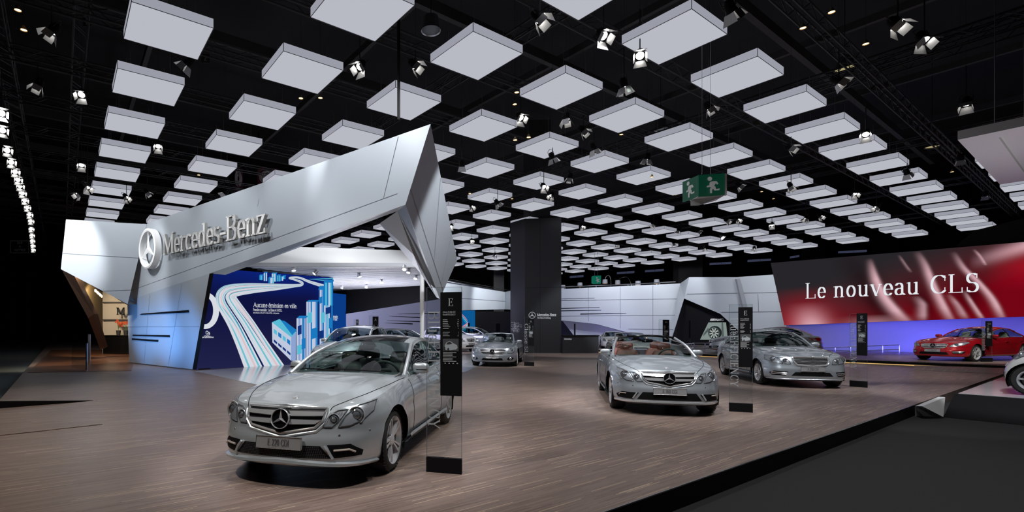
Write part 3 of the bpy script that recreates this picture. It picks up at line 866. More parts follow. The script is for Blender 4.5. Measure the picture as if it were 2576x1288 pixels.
    def zpt(x, y, off=0.0): return ray((x, y, 3), (0, 0, -1), off)
    gy = S['grille'][1][0] if S['grille'][1][0] > .2 else .36
    for sg in (1, -1):                                             # bonnet gap
        q = [(.16, gy+.03), (.32, gy+.12), (.6, W*.73), (1.0, W*.825), (cowl+.18, W*.865)]
        pts = catmull([(x, y*sg, 0) for x, y in q], 8)
        sl.tube([zpt(min(p.x, cowl+.18), p.y, .0005) for p in pts], .0042, 6)
    build_parts(sl, 'shut_lines', M['black'], root)
    for k_, x in enumerate(S['doors'][1:]):
        for sg in (1, -1):
            h_ = MB(); q = spt(x-.17, zs(x)-.17, .018); h_.blob(q, .2, .03, .03, .5, None, 7)
            if sg < 0: h_.flipped_y()
            h_.build('door_handle', M['chrome'] if S.get('chrome_handle') else PT, root)
    si = MB(); i0 = min(i for i in range(N) if out[i].x > fo+Ra+.02); i1 = max(i for i in range(N) if out[i].x < fo+wb-Ra-.02)
    prof = [(.0, -.05), (.0, .0), (.03, .022), (.09, .018), (.12, 0)]
    si.grid(lambda a, c: bandz(int(round(i0+(i1-i0)*a)), zb(1.8)+prof[int(round(c*4))][0]-.01, prof[int(round(c*4))][1]+.03), i1-i0, 4); si.mirror_y()
    build_parts(si, 'side_sill', PT, root, angle=50)
    # --- wheels
    pr_ = wheel_proto(S['r'], .245, S.get('spokes', 5), S['rim'], S.get('double', True))
    for ax_, r_ in arch:
        for sg in (1, -1):
            o = pr_[0] if not pr_[1] else copy_tree(pr_[0])
            pr_[1] = True
            o.parent = root; o.location = (ax_, sg*(W-.155), r_); o.rotation_euler = (0, 0.4*ax_, 0 if sg > 0 else math.pi)
    # --- front: lamps, grille, bumper openings
    for poly, cx_, cz_, rr in S['lamps']:
        for sg in (1, -1):
            q = MB(); decal(fpt, poly, .004, .03, 0, q)
            if sg < 0: q.flipped_y()
            hl = q.build('headlamp', M['lamp_inner'], root, angle=60)
            tq = line(fpt, poly, .006, .006, 6, closed=True)
            p0 = fpt(cx_, cz_, 0); dirv = Vector((-1, .25, .05)).normalized()
            pj = MB(); pj.lathe([(rr*1.25, 0), (rr*1.3, .02), (rr*1.02, .03), (rr, .012)], p0 + Vector((.012, 0, 0)), dirv, 24)
            pj.lathe([(0, .03), (rr*.6, .024), (rr, .008)], p0, dirv, 24)
            pb = MB(); pb.lathe([(rr*1.30, -.012), (rr*1.5, .000), (rr*1.72, .014), (rr*1.80, .016), (rr*1.86, .004)], p0 + Vector((.004, 0, 0)), dirv, 28)
            for kf in range(-3, 4):
                pa, pb2 = fpt(cx_+kf*.022+.012, cz_+rr*2.0, .006), fpt(cx_+kf*.022-.02, cz_-rr*2.0, .006)
                if inside([tuple(v) for v in poly], cx_+kf*.022+.012, cz_+rr*1.95): pb.tube([pa, pa.lerp(pb2, .22)], .004, 5)
            cv = decal(fpt, poly, .034, .04)
            for m_ in (tq, pj, pb, cv):
                if sg < 0: m_.flipped_y()
            tq.build('lamp_bezel', M['lamp_dark'], hl); pj.build('projector', M['lens'], hl); pb.build('reflector_ring', M['chrome'], hl)
            cv.build('lamp_cover', M['lamp_glass'], hl)
    gp = S['grille']
    full = [(y, z) for y, z in gp] + [(-y, z) for y, z in reversed(gp) if y > .001]
    gr = decal(fpt, full, .004, .045).build('grille', M['grille'], root, angle=60)
    line(fpt, full, S.get('frame_r', .016), .008, 5, closed=True, n=8).build('grille_frame', M['chrome'] if S.get('chrome_frame', True) else PT, gr)
    if S.get('chin'):
        line(fpt, S['chin'] + [(-y, z) for y, z in reversed(S['chin'][:-1])], .017, -.006, 6, n=10).build('bumper_chin', PT, root)
    for (za, zb_, ya, yb) in S.get('bars', []):
        hb = (za-zb_)
        decal(fpt, [(-ya, za), (ya, za), (yb, zb_), (0, zb_-S.get('bar_v', .012)), (-yb, zb_)], .030, .05, .03).build('grille_bar', M['chrome'], gr, angle=60)
    for z in S.get('slats', []):
        ya = S['slat_y'](z); line(fpt, [(-ya, z), (0, z-.012), (ya, z)], .0048, .010, 10).build('grille_slat', M['chrome'], gr)
    ey, ez = Vector((0, 0, 1)), None
    if S.get('star_z'):
        p0 = fpt(0, S['star_z'], .045); rg_, sr_ = MB(), MB()
        star(rg_, sr_, p0, (0, -1, 0), (.18, 0, 1), S.get('star_r', .09), .02)
        eb = MB(); eb.lathe([(0, .004), (S.get('star_r', .09)*.97, .004), (S.get('star_r', .09)*1.0, -.04)], p0, Vector((0, -1, 0)).cross(Vector((.18, 0, 1)).normalized()), 32)
        em = eb.build('star_emblem', M['black_gloss'], root); rg_.build('emblem_ring', M['chrome'], em); sr_.build('emblem_star', M['chrome'], em, smooth=False)
    if S.get('hood_badge'):
        q = ray((S['hood_badge'], 0, 3), (0, 0, -1), 0); bd_ = MB(); bd_.lathe([(0, .006), (.028, .005), (.033, .0)], q, (-.3, 0, 1), 20); bd_.build('bonnet_badge', M['chrome'], root)
    if S.get('hood_star'):
        q = ray((S['hood_star'], 0, 3), (0, 0, -1), 0); a_, b_ = MB(), MB()
        star(a_, b_, q + Vector((0, 0, .055)), (0, -1, 0), (0, 0, 1), .036, .008, .16); a_.tube([q, q+Vector((0, 0, .02))], .006, 6); a_.v += []; 
        o_ = a_.build('bonnet_star', M['chrome'], root); b_.build('bonnet_star_spokes', M['chrome'], o_, smooth=False)
    for poly in S.get('intakes', []):
        decal(fpt, poly, .005, .05).build('bumper_intake', M['black'], root, angle=60)
    for poly, trim in S.get('fogs', []):
        for sg in (1, -1):
            q = decal(fpt, poly, .005, .04)
            if sg < 0: q.flipped_y()
            fo_ = q.build('fog_recess', M['black'], root, angle=60)
            for tl, r_, mt in trim:
                q = line(fpt, tl, r_, .012, 6)
                if sg < 0: q.flipped_y()
                q.build('running_light' if mt == 'led' else 'fog_trim', M[mt], fo_)
    if S.get('mesh'):
        hx = MB(); (y0, y1, z0, z1) = S['mesh']; kk = 0
        z = z0
        while z < z1:
            y = -y1(z) + (.008 if kk % 2 else 0)
            while y < y1(z):
                c = fpt(y, z, .008); hx.add([c + Vector((0, .0068*math.cos(R(60*t)), .0068*math.sin(R(60*t)))) for t in range(6)], [[0, 1, 2, 3, 4, 5]]); y += .0175
            z += .0152; kk += 1
        hx.build('honeycomb_mesh', M['dark'], root, smooth=False)
    for (y, z) in S.get('sensors', []):
        for sg in (1, -1):
            q = MB(); q.lathe([(0, .006), (.009, .005), (.012, 0)], fpt(y, z, 0), (-1, .3, 0), 14)
            if sg < 0: q.flipped_y()
            q.build('parking_sensor', M['chrome_dull'], root)
    if S.get('lip'):
        iE = min(i for i in range(N) if out[i].x > S['lip'][0]); prof = S['lip'][1]
        lp = MB()
        def lf(a, c):
            i = int(round((a*2-1)*iE)); z, of = prof[int(round(c*(len(prof)-1)))]
            q = bandz(abs(i), z - S['lip'][3]*abs(i)/iE, of); q.z = z - S['lip'][3]*abs(i)/iE
            return q if i >= 0 else Vector((q.x, -q.y, q.z))
        lp.grid(lf, 2*iE, len(prof)-1); lp.build('front_lip', S['lip'][2], root, angle=40)
    if plate:
        z = S['plate_z']; pb = MB(); q = fpt(0, z, .0); hw, hh = S.get('plate_w', .255), .056
        o = Vector((q.x-.03, hw, z-hh)); ex = Vector((0, -1, 0)); eyv = Vector((.10, 0, 1)).normalized()
        pb.obox(o, ex*2*hw, eyv*2*hh, (.02, 0, .0))
        po = pb.build('licence_plate', M['plate'], root, smooth=False)
        fr = MB(); a = o + ex*.012+eyv*.008; fr.tube([o+Vector((-.002, 0, 0)), o+ex*2*hw+Vector((-.002, 0, 0)), o+ex*2*hw+eyv*2*hh+Vector((-.002, 0, 0)), o+eyv*2*hh+Vector((-.002, 0, 0))], .004, 6, True)
        fr.build('plate_frame', M['chrome_dull'], po)
        tx = MB(); write(tx, plate, o+ex*hw+eyv*.028+Vector((-.004, 0, 0)), ex, eyv, .058, .001, .72, .04, (.055, .022), align='c')
        tx.build('plate_lettering', M['plate_text'], po, smooth=False)
    if S.get('tails', True):
        for sg in (1, -1):
            q = decal(bpt, [(W-.33, .70), (W-.05, .72), (W-.06, .86), (W-.3, .84)], .006, .05)
            if sg < 0: q.flipped_y()
            q.build('tail_lamp', M['tail'], root, angle=60)
    if not S['open']:
        for y0, y1 in ((-.55, .05), (.0, .55)):
            wp = MB()
            q = []
            for j in range(9):
                t = j/8; u = (y0+(y1-y0)*t)/dn[0][3]; p_ = topp(1, max(-1, min(1, u))); q.append(p_ + Vector((-.03, 0, .012+.02*t)))
            wp.tube(q, .009, 6)
            wp.build('wiper', M['black'], root)
    return root

PLAN = lambda L, W: [(0, 0), (.015, .28*W), (.05, .50*W), (.125, .70*W), (.27, .855*W), (.5, .95*W), (.83, .99*W), (1.5, W), (L*.55, W), (L*.7, .995*W), (L*.84, .97*W), (L-.38, .90*W), (L-.17, .75*W), (L-.05, .47*W), (L, 0)]
FR_STD = [(0, .06), (.07, .0), (.2, -.005), (.45, .0), (.6, .025), (.8, .06), (1, .12)]
def spec(**k):
    d = dict(zb=[(0, .19), (.5, .18), (1.2, .2), (3.5, .2), (4.7, .25)], crown=[(0, .02), (.3, .045), (1.4, .075), (2.1, .03), (4.0, .03), (4.7, .02)], front=FR_STD, open=False)
    d.update(k); d['plan'] = k.get('plan') or PLAN(k['L'], k['W']); return d
E_LAMPS = [([(.545, .575), (.59, .67), (.675, .755), (.775, .785), (.785, .70), (.73, .625), (.64, .585)], .675, .672, .045),
           ([(.405, .575), (.45, .675), (.515, .715), (.60, .725), (.545, .63), (.49, .575)], .495, .64, .030)]
E_ST = [(1.30, .955, 1.52, .755, .92), (1.80, 1.175, 1.98, .68, 1.135), (2.34, 1.335, 2.5, .57, 1.285), (2.80, 1.397, 2.9, .555, 1.345), (3.3, 1.38, 3.35, .545, 1.325), (3.78, 1.24, 3.78, .57, 1.18), (4.18, 1.02, 4.1, .66, .98)]
E_LOW = dict(L=4.70, W=.893, fo=.83, wb=2.76, r=.325, rim=.243, zs=[(0, .735), (.2, .755), (.5, .80), (.9, .855), (1.4, .90), (2.2, .915), (3.2, .945), (4.0, .955), (4.5, .93), (4.7, .88)],
             hole=(1.36, 3.95), st=E_ST, ws=2, re=4, dome=.011, chin=[(.452, .70), (.43, .615), (.35, .535), (0, .472)], lamps=E_LAMPS, grille=[(.0, .735), (.415, .735), (.40, .63), (.33, .565), (0, .505)],
             bars=[(.698, .664, .405, .395), (.628, .594, .39, .335)], star_z=.625, star_r=.095, hood_badge=.30, plate_z=.428, plate_w=.238, sensors=[(.28, .52), (.56, .50), (.78, .52)], frame_r=.013)
COUPE = spec(**E_LOW, paint=M['silver'], belt=(1.56, 1.95, 2.45, 2.9, 3.45, 3.85, 4.12), dlo=(.35, 4.45), doors=(1.52, 2.98), glass_roof=True, mirror_x=1.92,
             intakes=[[(-.50, .29), (.50, .29), (.40, .405), (-.40, .405)]], mesh=(0, lambda z: .5-.1*(z-.29)/.115-.03, .30, .40),
             fogs=[([(.46, .415), (.655, .42), (.745, .35), (.735, .305), (.52, .295)], [([(.52, .365), (.645, .372), (.69, .345)], .010, 'led'), ([(.435, .405), (.475, .36), (.515, .29)], .013, 'silver')])],
             lip=(.42, [(.235, -.03), (.232, .028), (.25, .042), (.275, .034), (.288, .0)], M['silver'], .055))
CABRIO = spec(**{**E_LOW, 'plate_w': .255, 'st': E_ST[:3], 'hole': (1.36, 3.72)}, paint=M['steel_grey'], dark_header=True, doors=(1.52, 2.98), leather=M['leather_red'], mirror_x=1.92, seat_top=1.04,
              intakes=[[(-.50, .275), (.50, .275), (.41, .40), (-.41, .40)]],
              fogs=[([(.47, .385), (.73, .385), (.80, .33), (.78, .275), (.56, .27)], [([(.66, .36), (.74, .36), (.76, .325)], .010, 'led'), ([(.50, .385), (.56, .285)], .014, 'silver')])],
              lip=(.42, [(.21, -.02), (.205, .018), (.228, .032), (.255, .022), (.262, .0)], M['chrome'], .02))
CABRIO['open'] = True
S_ST = [(1.46, 1.0, 1.68, .72, .965), (1.95, 1.24, 2.12, .655, 1.19), (2.45, 1.405, 2.6, .60, 1.35), (3.0, 1.468, 3.05, .585, 1.415), (3.55, 1.445, 3.6, .575, 1.385), (4.0, 1.29, 3.98, .605, 1.23), (4.35, 1.07, 4.27, .68, 1.03)]
SALOON = spec(L=4.87, W=.925, fo=.86, wb=2.874, r=.325, rim=.225, zs=[(0, .765), (.2, .785), (.5, .83), (.9, .88), (1.45, .935), (2.3, .955), (3.3, .985), (4.2, .99), (4.65, .96), (4.87, .9)],
              hole=(1.52, 4.15), st=S_ST, ws=2, re=4, belt=(1.72, 2.1, 2.6, 3.05, 3.6, 4.0, 4.3), dlo=(.35, 4.75), pillars=[2.95, 4.2], doors=(1.58, 2.75, 3.75), spokes=9, double=False, paint=M['steel_grey'], chrome_handle=True, dome=.008,
              lamps=[([(.58, .60), (.63, .70), (.72, .79), (.83, .80), (.855, .70), (.78, .635)], .74, .70, .045), ([(.43, .60), (.47, .70), (.55, .745), (.66, .755), (.60, .66), (.54, .60)], .54, .67, .032)],
              grille=[(0, .775), (.38, .765), (.37, .66), (.30, .575), (0, .555)], slats=[.605, .637, .67, .703, .736], slat_y=lambda z: .30+.07*min(1, (z-.575)/.085), frame_r=.02, hood_star=.36, plate_z=.485,
              intakes=[[(-.44, .31), (.44, .31), (.36, .40), (-.36, .40)]],
              fogs=[([(.50, .41), (.75, .42), (.82, .37), (.78, .31), (.55, .31)], [([(.52, .37), (.78, .385)], .009, 'chrome'), ([(.54, .34), (.79, .35)], .009, 'chrome')])],
              lip=(.42, [(.20, -.02), (.20, .012), (.225, .018), (.24, .0)], M['steel_grey'], .01))
ROADSTER = spec(L=4.53, W=.91, fo=.88, wb=2.56, r=.33, rim=.24, zs=[(0, .70), (.2, .72), (.5, .765), (.9, .81), (1.4, .845), (2.2, .86), (3.2, .89), (4.0, .90), (4.53, .86)],
                hole=(1.44, 2.95), st=[(1.38, .905, 1.58, .68, .875), (1.75, 1.11, 1.92, .635, 1.07), (2.1, 1.275, 2.22, .585, 1.235)], ws=2, doors=(1.5, 2.7), paint=M['dark_grey'], seat_top=.98, leather=M['leather_dark'], mirror_x=1.86,
                lamps=[([(.56, .535), (.585, .64), (.66, .725), (.775, .775), (.825, .71), (.79, .595), (.68, .525)], .70, .64, .045)],
                grille=[(0, .675), (.38, .675), (.50, .65), (.475, .56), (.36, .49), (0, .47)], bars=[(.60, .565, .47, .455)], star_z=.575, star_r=.095, hood_badge=.3, plate_z=.40, frame_r=.012,
                intakes=[[(-.42, .255), (.42, .255), (.36, .345), (-.36, .345)]],
                fogs=[([(.55, .30), (.60, .37), (.72, .385), (.79, .33), (.74, .275), (.60, .27)], [([(.63, .33), (.645, .355), (.68, .365), (.71, .345), (.705, .31), (.66, .30), (.63, .33)], .012, 'chrome')])],
                lip=(.42, [(.19, -.02), (.19, .015), (.21, .022), (.23, .0)], M['dark_grey'], .01))
ROADSTER['open'] = True
FOUR_DOOR_COUPE = spec(L=4.94, W=.94, fo=.90, wb=2.874, r=.335, rim=.25, zs=[(0, .73), (.2, .755), (.5, .80), (.9, .86), (1.45, .905), (2.3, .935), (3.4, .965), (4.2, .96), (4.65, .93), (4.94, .86)],
                       hole=(1.5, 4.25), st=[(1.5, .965, 1.75, .70, .93), (2.0, 1.185, 2.2, .64, 1.14), (2.5, 1.34, 2.65, .585, 1.285), (3.05, 1.41, 3.1, .575, 1.35), (3.6, 1.38, 3.6, .565, 1.32), (4.1, 1.22, 4.05, .59, 1.165), (4.5, 1.01, 4.4, .67, .975)], ws=2, re=4,
                       belt=(1.8, 2.15, 2.65, 3.1, 3.6, 4.1, 4.42), dlo=(.35, 4.7), pillars=[2.95], doors=(1.6, 2.85, 3.75), paint=M['red'], leather=M['cream'],
                       lamps=[([(.46, .59), (.52, .655), (.66, .735), (.83, .785), (.865, .74), (.80, .66), (.66, .60)], .64, .66, .04)],
                       grille=[(0, .70), (.36, .70), (.42, .68), (.40, .58), (.33, .535), (0, .515)], bars=[(.645, .60, .40, .39)], slats=[.56, .58, .665, .685], slat_y=lambda z: .36, star_z=.61, star_r=.1, frame_r=.012, plate_z=.43,
                       intakes=[[(-.5, .27), (.5, .27), (.42, .37), (-.42, .37)]],
                       fogs=[([(.56, .41), (.78, .43), (.85, .39), (.80, .31), (.6, .31)], [([(.58, .385), (.82, .405)], .012, 'chrome'), ([(.6, .345), (.80, .36)], .009, 'chrome')])],
                       lip=(.42, [(.19, -.02), (.19, .015), (.21, .022), (.23, .0)], M['red'], .01))
CLS_GREY = dict(FOUR_DOOR_COUPE, paint=M['silver'], leather=M['leather_dark'])
COMPACT = spec(L=3.88, W=.882, fo=.74, wb=2.568, r=.315, rim=.215, zs=[(0, .82), (.2, .85), (.5, .92), (.9, .985), (1.3, 1.03), (2.2, 1.03), (3.2, 1.05), (3.88, 1.0)], crown=[(0, .02), (.3, .05), (1.0, .085), (1.6, .03), (3.8, .03)],
               hole=(1.05, 3.5), st=[(.98, 1.10, 1.2, .72, 1.06), (1.4, 1.34, 1.55, .66, 1.29), (1.85, 1.52, 1.95, .60, 1.46), (2.5, 1.59, 2.5, .59, 1.53), (3.1, 1.57, 3.1, .58, 1.51), (3.5, 1.40, 3.45, .60, 1.35), (3.72, 1.12, 3.68, .66, 1.1)], ws=2, re=4,
               belt=(1.22, 1.55, 2.0, 2.5, 3.0, 3.4, 3.68), dlo=(.3, 4.8), pillars=[2.8, 4.0], doors=(1.2, 2.15, 3.0), paint=M['silver'], spokes=7, double=False,
               lamps=[([(.50, .66), (.53, .76), (.62, .84), (.74, .88), (.78, .80), (.74, .70), (.62, .65)], .64, .76, .05)],
               grille=[(0, .83), (.34, .82), (.33, .72), (.26, .64), (0, .62)], bars=[(.79, .765, .32, .31), (.715, .69, .31, .29)], star_z=.73, star_r=.09, plate_z=.50, intakes=[[(-.5, .31), (.5, .31), (.42, .41), (-.42, .41)]], frame_r=.012)
ESTATE = dict(SALOON, L=4.6, W=.89, wb=2.76, plan=PLAN(4.6, .89), spokes=7, paint=M['silver'], hole=(1.52, 4.2),
              st=[(1.46, 1.0, 1.68, .70, .965), (1.95, 1.24, 2.12, .635, 1.19), (2.4, 1.40, 2.5, .58, 1.35), (3.0, 1.468, 3.0, .575, 1.41), (3.95, 1.45, 3.95, .565, 1.39), (4.3, 1.27, 4.25, .58, 1.22), (4.5, 1.05, 4.42, .64, 1.02)],
              belt=(1.72, 2.1, 2.5, 3.0, 3.8, 4.2, 4.42), bars=[(.70, .672, .36, .35), (.64, .615, .34, .3)], slats=[], star_z=.665, star_r=.09, hood_star=None, lip=None)
SPORTS_TOURER = dict(COMPACT, L=4.27, W=.89, wb=2.78, plan=PLAN(4.27, .89), hole=(1.05, 3.85),
              st=[(.98, 1.10, 1.2, .72, 1.06), (1.4, 1.34, 1.55, .66, 1.29), (1.85, 1.52, 1.95, .60, 1.46), (2.6, 1.60, 2.6, .59, 1.54), (3.5, 1.57, 3.5, .58, 1.51), (3.9, 1.40, 3.85, .60, 1.35), (4.12, 1.12, 4.08, .66, 1.1)], belt=(1.22, 1.55, 2.0, 2.6, 3.4, 3.8, 4.08))
SUPERCAR = spec(L=4.64, W=.965, fo=1.0, wb=2.68, r=.335, rim=.25, zs=[(0, .66), (.2, .69), (.5, .75), (1.0, .82), (1.7, .84), (2.6, .85), (3.6, .89), (4.2, .86), (4.64, .78)],
                crown=[(0, .02), (.4, .05), (1.75, .06), (2.3, .03), (4.5, .02)], hole=(1.86, 3.2), st=[(1.8, .90, 2.0, .70, .865), (2.15, 1.08, 2.3, .63, 1.04), (2.5, 1.21, 2.6, .56, 1.17), (2.85, 1.26, 2.9, .53, 1.215), (3.2, 1.22, 3.2, .52, 1.175), (3.6, 1.06, 3.55, .57, 1.02), (3.95, .91, 3.9, .65, .88)], ws=2, re=4,
                belt=(2.02, 2.3, 2.6, 2.9, 3.2, 3.5, 3.85), dlo=(.4, 4.3), doors=(2.0, 3.1), paint=M['car_white'], spokes=7, double=False,
                lamps=[([(.62, .55), (.64, .66), (.72, .74), (.82, .74), (.84, .64), (.76, .56)], .73, .64, .05)], grille=[(0, .60), (.42, .59), (.5, .53), (.45, .42), (0, .40)], bars=[(.535, .49, .46, .45)], star_z=.50, star_r=.11, intakes=[[(-.4, .2), (.4, .2), (.36, .3), (-.36, .3)]], plate_z=.3)
SLK = dict(ROADSTER, L=4.1, W=.89, wb=2.43, plan=PLAN(4.1, .89), paint=M['car_white'], leather=M['leather_red'], seat_top=1.0)
SMALL = spec(L=2.70, W=.78, fo=.42, wb=1.87, r=.30, rim=.20, zb=[(0, .22), (.4, .2), (2.7, .24)], plan=[(0, 0), (.012, .22), (.045, .42), (.11, .56), (.24, .68), (.42, .74), (.7, .77), (1.2, .78), (1.9, .78), (2.3, .76), (2.52, .66), (2.66, .4), (2.7, 0)],
             zs=[(0, .74), (.15, .80), (.4, .90), (.7, .96), (1.5, 1.0), (2.3, 1.05), (2.7, 1.0)], crown=[(0, .02), (.2, .06), (.6, .08), (1.2, .03), (2.7, .03)], front=[(0, .08), (.1, .0), (.3, -.01), (.55, .01), (.75, .06), (1, .17)],
             hole=(.62, 2.3), st=[(.56, 1.03, .74, .64, .99), (.85, 1.28, .98, .60, 1.24), (1.15, 1.46, 1.25, .56, 1.42), (1.6, 1.54, 1.62, .55, 1.49), (2.05, 1.52, 2.05, .54, 1.47), (2.35, 1.36, 2.32, .56, 1.31), (2.52, 1.12, 2.48, .62, 1.1)], ws=2, re=4,
             belt=(.76, 1.0, 1.3, 1.62, 2.0, 2.3, 2.48), dlo=(.3, 3.7), doors=(.86, 1.95), paint=M['car_white'], spokes=6, double=False, chrome_trim=False, mirror_x=1.0,
             lamps=[([(.40, .70), (.43, .76), (.50, .81), (.60, .86), (.68, .84), (.66, .76), (.58, .70)], .56, .775, .045)], grille=[(0, .60), (.26, .60), (.24, .54), (0, .53)], frame_r=.006, chrome_frame=False, plate_z=.45,
             intakes=[[(-.4, .3), (.4, .3), (.36, .42), (-.36, .42)]])

def ang(deg): return Vector((math.sin(R(deg)), math.cos(R(deg)), 0))       # direction measured clockwise from the line of sight
def axle_from_wheel(wheel, rear, half, side):
    """front-axle centre on the ground from the outer contact point of one front wheel"""
    rear = rear.normalized(); right = Vector((rear.y, -rear.x, 0))
    return wheel + right * half * side
r_ = ang(16)
make_car('coupe', 'silver two-door coupe with black glass roof, nearest car in the hall', COUPE, axle_from_wheel(G(997, 1184), r_, .885, -1), r_, 'E 220 CDI')
r_ = ang(16.2)
make_car('convertible', 'grey open-top convertible with red leather seats, standing on the parquet', CABRIO, axle_from_wheel(G(1532, 1024), r_, .885, 1), r_, 'E 350 CGI')
r_ = ang(15.5)
make_car('saloon', 'grey four-door saloon with many-slatted chrome grille and star on its bonnet', SALOON, axle_from_wheel(G(1905, 966), r_, .90, 1), r_, 'E 250 CDI')
r_ = ang(16.5)
make_car('roadster', 'dark grey open roadster with black seats in front of the black pillar', ROADSTER, axle_from_wheel(G(1190.5, 918), r_, .88, 1), r_, 'SL 500')
r_ = ang(14)
make_car('compact_car', 'silver tall compact car directly behind the nearest coupe', COMPACT, T((-5.15, 15.9, 0)), r_, 'Classe A')
r_ = ang(-50)
make_car('estate_car', 'silver estate car seen from its side behind the white pole', ESTATE, T((-4.5, 28.4, 0)), r_, 'C 200')
r_ = ang(-38)
make_car('tall_hatchback', 'white tall hatchback parked behind the silver estate', dict(SPORTS_TOURER, paint=M['car_white']), T((-3.1, 34.0, 0)), r_, 'B 180')
r_ = ang(-64)
make_car('tall_hatchback', 'silver tall hatchback partly hidden behind the dark grey roadster', SPORTS_TOURER, T((-1.3, 37.0, 0)), r_)
r_ = ang(18)
make_car('gullwing_sports_car', 'white low sports car behind the end of the black counter', SUPERCAR, T((7.4, 38.2, 0)), r_)
r_ = ang(16)
make_car('small_roadster', 'white open roadster with red seats behind the grey convertible', SLK, T((5.3, 23.2, 0)), r_)
r_ = Vector((.965, .26, 0))
red_ax = (G(2329, 904, .15) + G(2442, 909, .15)) / 2
make_car('four_door_coupe', 'red four-door coupe on the platform under the big red screen', FOUR_DOOR_COUPE, Vector((red_ax.x, red_ax.y, .15)), r_, 'CLS 350 CDI')
r_ = Vector((.85, -.37, 0))
make_car('four_door_coupe', 'silver grey four-door coupe with its tail turned, behind the grey saloon', CLS_GREY, T((11.7, 28.6, .15)), r_)
r_ = Vector((.95, .25, 0))
make_car('gullwing_sports_car', 'white sports car nose beside the tyre picture, behind the grey saloon', SUPERCAR, T((13.2, 31.2, .15)), r_)
r_ = -U
make_car('city_car', 'white two-seat city car on the low black plinth at the hall corner', SMALL, G(2598, 998, .17) + V*.75 + Vector((0, 0, .013)), r_)

# ------------------------------------------------------------------ floors
def slab(name, pts, z, t, m):
    mb = MB(); mb.prism([(p[0], p[1], z - t) for p in pts], (0, 0, t)); return mb
def flat(pts, z): return [Vector((p[0], p[1], z)) for p in pts]
E0 = G(1519, 1288)                                   # a point on the stand's front edge; the edge runs along V
def on_edge(t): return E0 + V * t
def lf(p, a, b): return Vector((p[0], p[1], 0)) + U * a + V * b
LEFT0 = G(0, 1005)
def left_edge(t): return LEFT0 + U * t
PC0 = G(2373, 1049, -.2); PC0.z = 0                # corner of the plinth on the carpet
EDGE_L = (PC0 - E0).dot(V) - .2
f = MB()
CORN = E0 + V*((LEFT0 - E0).dot(V))
poly = [CORN, on_edge(70), on_edge(70) + U*70, left_edge(52)]
f.prism(flat(poly, -.2), (0, 0, .2))
structure(f.build('floor', M['floor'], smooth=False))
f = MB(); f.poly(flat([(-60, -14), (60, -14), (75, 90), (-75, 90)], -.205)); structure(f.build('floor_carpet', M['carpet'], smooth=False))
f = MB(); a, b_ = CORN, on_edge(EDGE_L)
f.obox(a + Vector((0, 0, -.21)) - U*.02, b_ - a, U*.02, (0, 0, .205)); structure(f.build('trim_1', M['black'], smooth=False))
f = MB(); f.tube([a - U*.012 + Vector((0, 0, .002)), b_ - U*.012 + Vector((0, 0, .002))], .009, 6); structure(f.build('trim_2', M['chrome_dull']))
f = MB(); f.poly(flat([CORN, left_edge(52), left_edge(52) - V*30, CORN - V*30], -.19)); structure(f.build('floor_aisle', M['grey_carpet'], smooth=False))
# glossy stage floor
f = MB(); f.prism(flat([G(492, 934), G(650, 969), G(800, 962), G(1170, 936), G(1262, 896), G(1080, 884), G(905, 890), G(715, 917)], .0), (0, 0, .006)); structure(f.build('floor_stage', M['white_gloss'], smooth=False))
# lounge floor
f = MB(); f.prism(flat([G(70, 938), G(330, 933), G(345, 880), G(130, 880)], .0), (0, 0, .008)); structure(f.build('floor_lounge', M['lounge_floor'], smooth=False))
# ramp let into the floor at the left
f = MB(); a, b_, c = G(242, 1007.5), G(-60, 1031), G(-60, 1052)
f.prism([a, b_, b_ + Vector((0, 0, .16)) + (c-b_)*.0, a + Vector((0, 0, .004))], (c-b_)*.06)
f2 = MB(); q0, q1 = G(242, 1007.5), G(258, 1068); q2, q3 = G(-60, 1103), G(-60, 1046)
f2.prism([q0 + Vector((0, 0, .003)), q1 + Vector((0, 0, .003)), q2 + Vector((0, 0, .003)), q3 + Vector((0, 0, .003))], (0, 0, .006))
tag(f2.build('access_ramp', M['floor'], smooth=False), 'flush wooden access ramp let into the parquet by the left edge', 'ramp')
tag(f.build('ramp_recess', M['black'], smooth=False), 'thin dark wedge-shaped gap behind the flush wooden ramp', 'gap')

# ------------------------------------------------------------------ hall shell
f = MB(); f.poly(flat([(-80, -14), (80, -14), (80, 95), (-80, 95)], 15)); structure(f.build('ceiling', M['roof'], smooth=False))
f = MB(); f.obox((-80, 90, -.2), (160, 0, 0), (0, .4, 0), (0, 0, 15.2)); structure(f.build('wall_back', M['roof'], smooth=False))
f = MB(); f.obox((-62, -14, -.2), (.4, 0, 0), (0, 104, 0), (0, 0, 15.2)); structure(f.build('wall_left', M['roof'], smooth=False))
f = MB(); f.obox((66, -14, -.2), (.4, 0, 0), (0, 104, 0), (0, 0, 15.2)); structure(f.build('wall_right', M['roof'], smooth=False))
n_trim = [3]
def trim(mb, m, smooth=True):
    o = structure(mb.build('trim_%d' % n_trim[0], m, smooth=smooth)); n_trim[0] += 1; return o
for k in range(-2, 9):                                # roof purlins and binders high up
    f = MB(); o = Vector((-2, 8, 12.5)) + U*(k*6.2); f.obox(o - V*30, V*75, U*.22, (0, 0, .4)); trim(f, M['beam'], False)
for k in range(-4, 7):
    f = MB(); o = Vector((-2, 8, 13.2)) + V*(k*7.5); f.obox(o - U*14, U*80, V*.18, (0, 0, .3)); trim(f, M['beam'], False)

